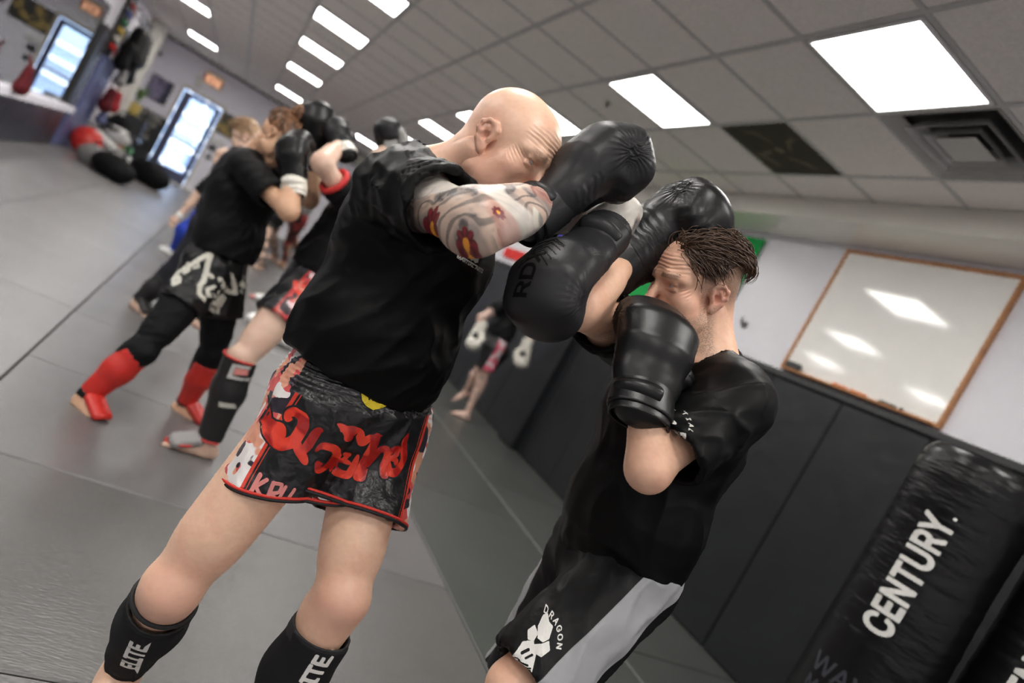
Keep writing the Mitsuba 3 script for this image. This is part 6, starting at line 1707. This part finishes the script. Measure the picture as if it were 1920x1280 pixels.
obj('body', displaced(surface([cap(ea, eb, .12, .105, k=.03), ell(ea, .12), ell(eb, .11)], .012), lambda p, n: .03 * (meshkit.fbm(p * 7, 3, 6) - .5)), 'white_cloth', t, smooth=True)
obj('handle', tube([ea + (eb - ea) * (.3 + .4 * w) - c_f * (.10 + .09 * math.sin(math.pi * w)) for w in np.linspace(0, 1, 9)], .012, 6), 'grey_cloth', t, smooth=True)
blob('backpack', 'black backpack at the back of the bag pile by the cabinet', 'bag', (220, 240), .55, (.26, .16, .28), 'black_cotton', 7, extra='pad_rim', Yb=16.45)
blob('laundry_bag', 'white and grey cloth bag on top of the pile', 'bag', (222, 253), .62, (.30, .16, .15), 'white_cloth', 8, Yb=15.9)
cloth('orange_cloth', (.62, .22, .03), 300, .7, .2); cloth('green_cloth', (.25, .62, .33), 300, .7, .2)
blob('pouch', 'small orange pouch in the bag pile', 'pouch', (224, 269), .48, (.08, .08, .10), 'orange_cloth', 9, Yb=15.95)
blob('pouch', 'small pale green pouch in the bag pile', 'pouch', (238, 279), .45, (.11, .08, .09), 'green_cloth', 10, Yb=16.15)
blob('training_shoe', 'cream shoe on the floor between the black duffel bags', 'shoe', (252, 322), .08, (.15, .08, .08), 'cream_print', 11)
t = thing('cabinet', 'low black cabinet behind the bag pile', 'cabinet')
obj('body', box(-2.58, -1.95, 17.3, 17.85, .01, 1.02, .015), 'black_plastic', t); obj('door', box(-2.55, -2.28, 17.27, 17.30, .05, .98, .006), 'pad_rim', t); obj('door', box(-2.25, -1.98, 17.27, 17.30, .05, .98, .006), 'pad_rim', t)
t = thing('potted_plant', 'green leafy plant in a yellow pot on the black cabinet', 'plant')
pc = np.array([-2.30, 17.55, 1.02])
obj('pot', lathe([(0, 0), (.10, 0), (.14, .10), (.13, .24), (.11, .26), (.10, .24), (0, .22)], 24, pc), bsdf('pot_yellow', (.62, .46, .12), .4, .5), t, smooth=40)
scene['leaf'] = {'type': 'twosided', 'b': {'type': 'principled', 'base_color': {'type': 'rgb', 'value': [.16, .26, .09]}, 'roughness': .5}}
for k in range(26):
    a, r, h = gr_.uniform(0, 6.28), gr_.uniform(.14, .36), gr_.uniform(.32, .62); d = np.array([math.cos(a), math.sin(a), 0]); s = np.cross(d, UP)
    mid = pc + UP * (.24 + h * .7) + d * r * .4; tip = pc + UP * (.24 + h * .75) + d * r
    x = np.linspace(0, 1, 7); ctr = np.array([(1 - w) ** 2 * (pc + UP * .24) + 2 * w * (1 - w) * (mid + UP * .12) + w * w * tip for w in x]); ww = .028 * np.sin(np.pi * np.clip(x * .9 + .08, 0, 1))
    v = np.vstack([ctr + s * ww[:, None], ctr - s * ww[:, None]]); f = [[i, i + 1, i + 8] for i in range(6)] + [[i, i + 8, i + 7] for i in range(6)]
    obj('leaf', trimesh.Trimesh(v, f, process=False), 'leaf', t)
t = thing('vase', 'white cylindrical jar left of the yellow plant pot', 'jar'); obj('body', lathe([(0, 0), (.07, 0), (.08, .02), (.08, .26), (.06, .30), (.05, .30), (.05, .26), (0, .24)], 24, (-2.49, 17.45, 1.02)), 'white_plastic', t, smooth=40)
obj('lid', lathe([(0, 0), (.055, 0), (.05, .03), (0, .04)], 20, (-2.49, 17.45, 1.32)), 'white_plastic', t, smooth=40)
t = thing('slogan_board', 'black slogan board with pale lettering leaning by the glass door', 'sign')
q = at_y(268, 247, 18.2); bc = np.array([-2.02, 18.30, 0.40]); 
obj('board', box(bc[0] - .34, bc[0] + .34, bc[1], bc[1] + .03, bc[2], bc[2] + .88, .006), 'black_plastic', t)
obj('stand', box(bc[0] - .30, bc[0] + .30, bc[1] - .12, bc[1] + .10, .005, bc[2] + .01, .01), 'pad_rim', t)
for k, w in enumerate(('MARTIAL', 'ARTS IS', 'A WAY', 'OF LIFE', 'TRAIN')):
    m = meshkit.text_mesh(w, .085, .004, bold=True); v = np.asarray(m.vertices); s_ = min(1.0, .60 / v[:, 0].max())
    obj('lettering', trimesh.Trimesh(np.stack([bc[0] - .30 + v[:, 0] * s_, bc[1] - .001 - v[:, 2], bc[2] + .74 - .165 * k + v[:, 1]], 1), m.faces[:, ::-1], process=False), 'cream_print', t)
t = thing('water_bottle', 'black bottle on top of the cabinet beside the slogan board', 'bottle'); obj('body', lathe([(0, 0), (.04, 0), (.042, .02), (.042, .18), (.02, .22), (.02, .26), (0, .26)], 18, (-2.02, 17.5, 1.02)), 'black_plastic', t, smooth=40); obj('cap', lathe([(0, 0), (.024, 0), (.024, .03), (0, .03)], 14, (-2.02, 17.5, 1.27)), 'shin_grey', t)
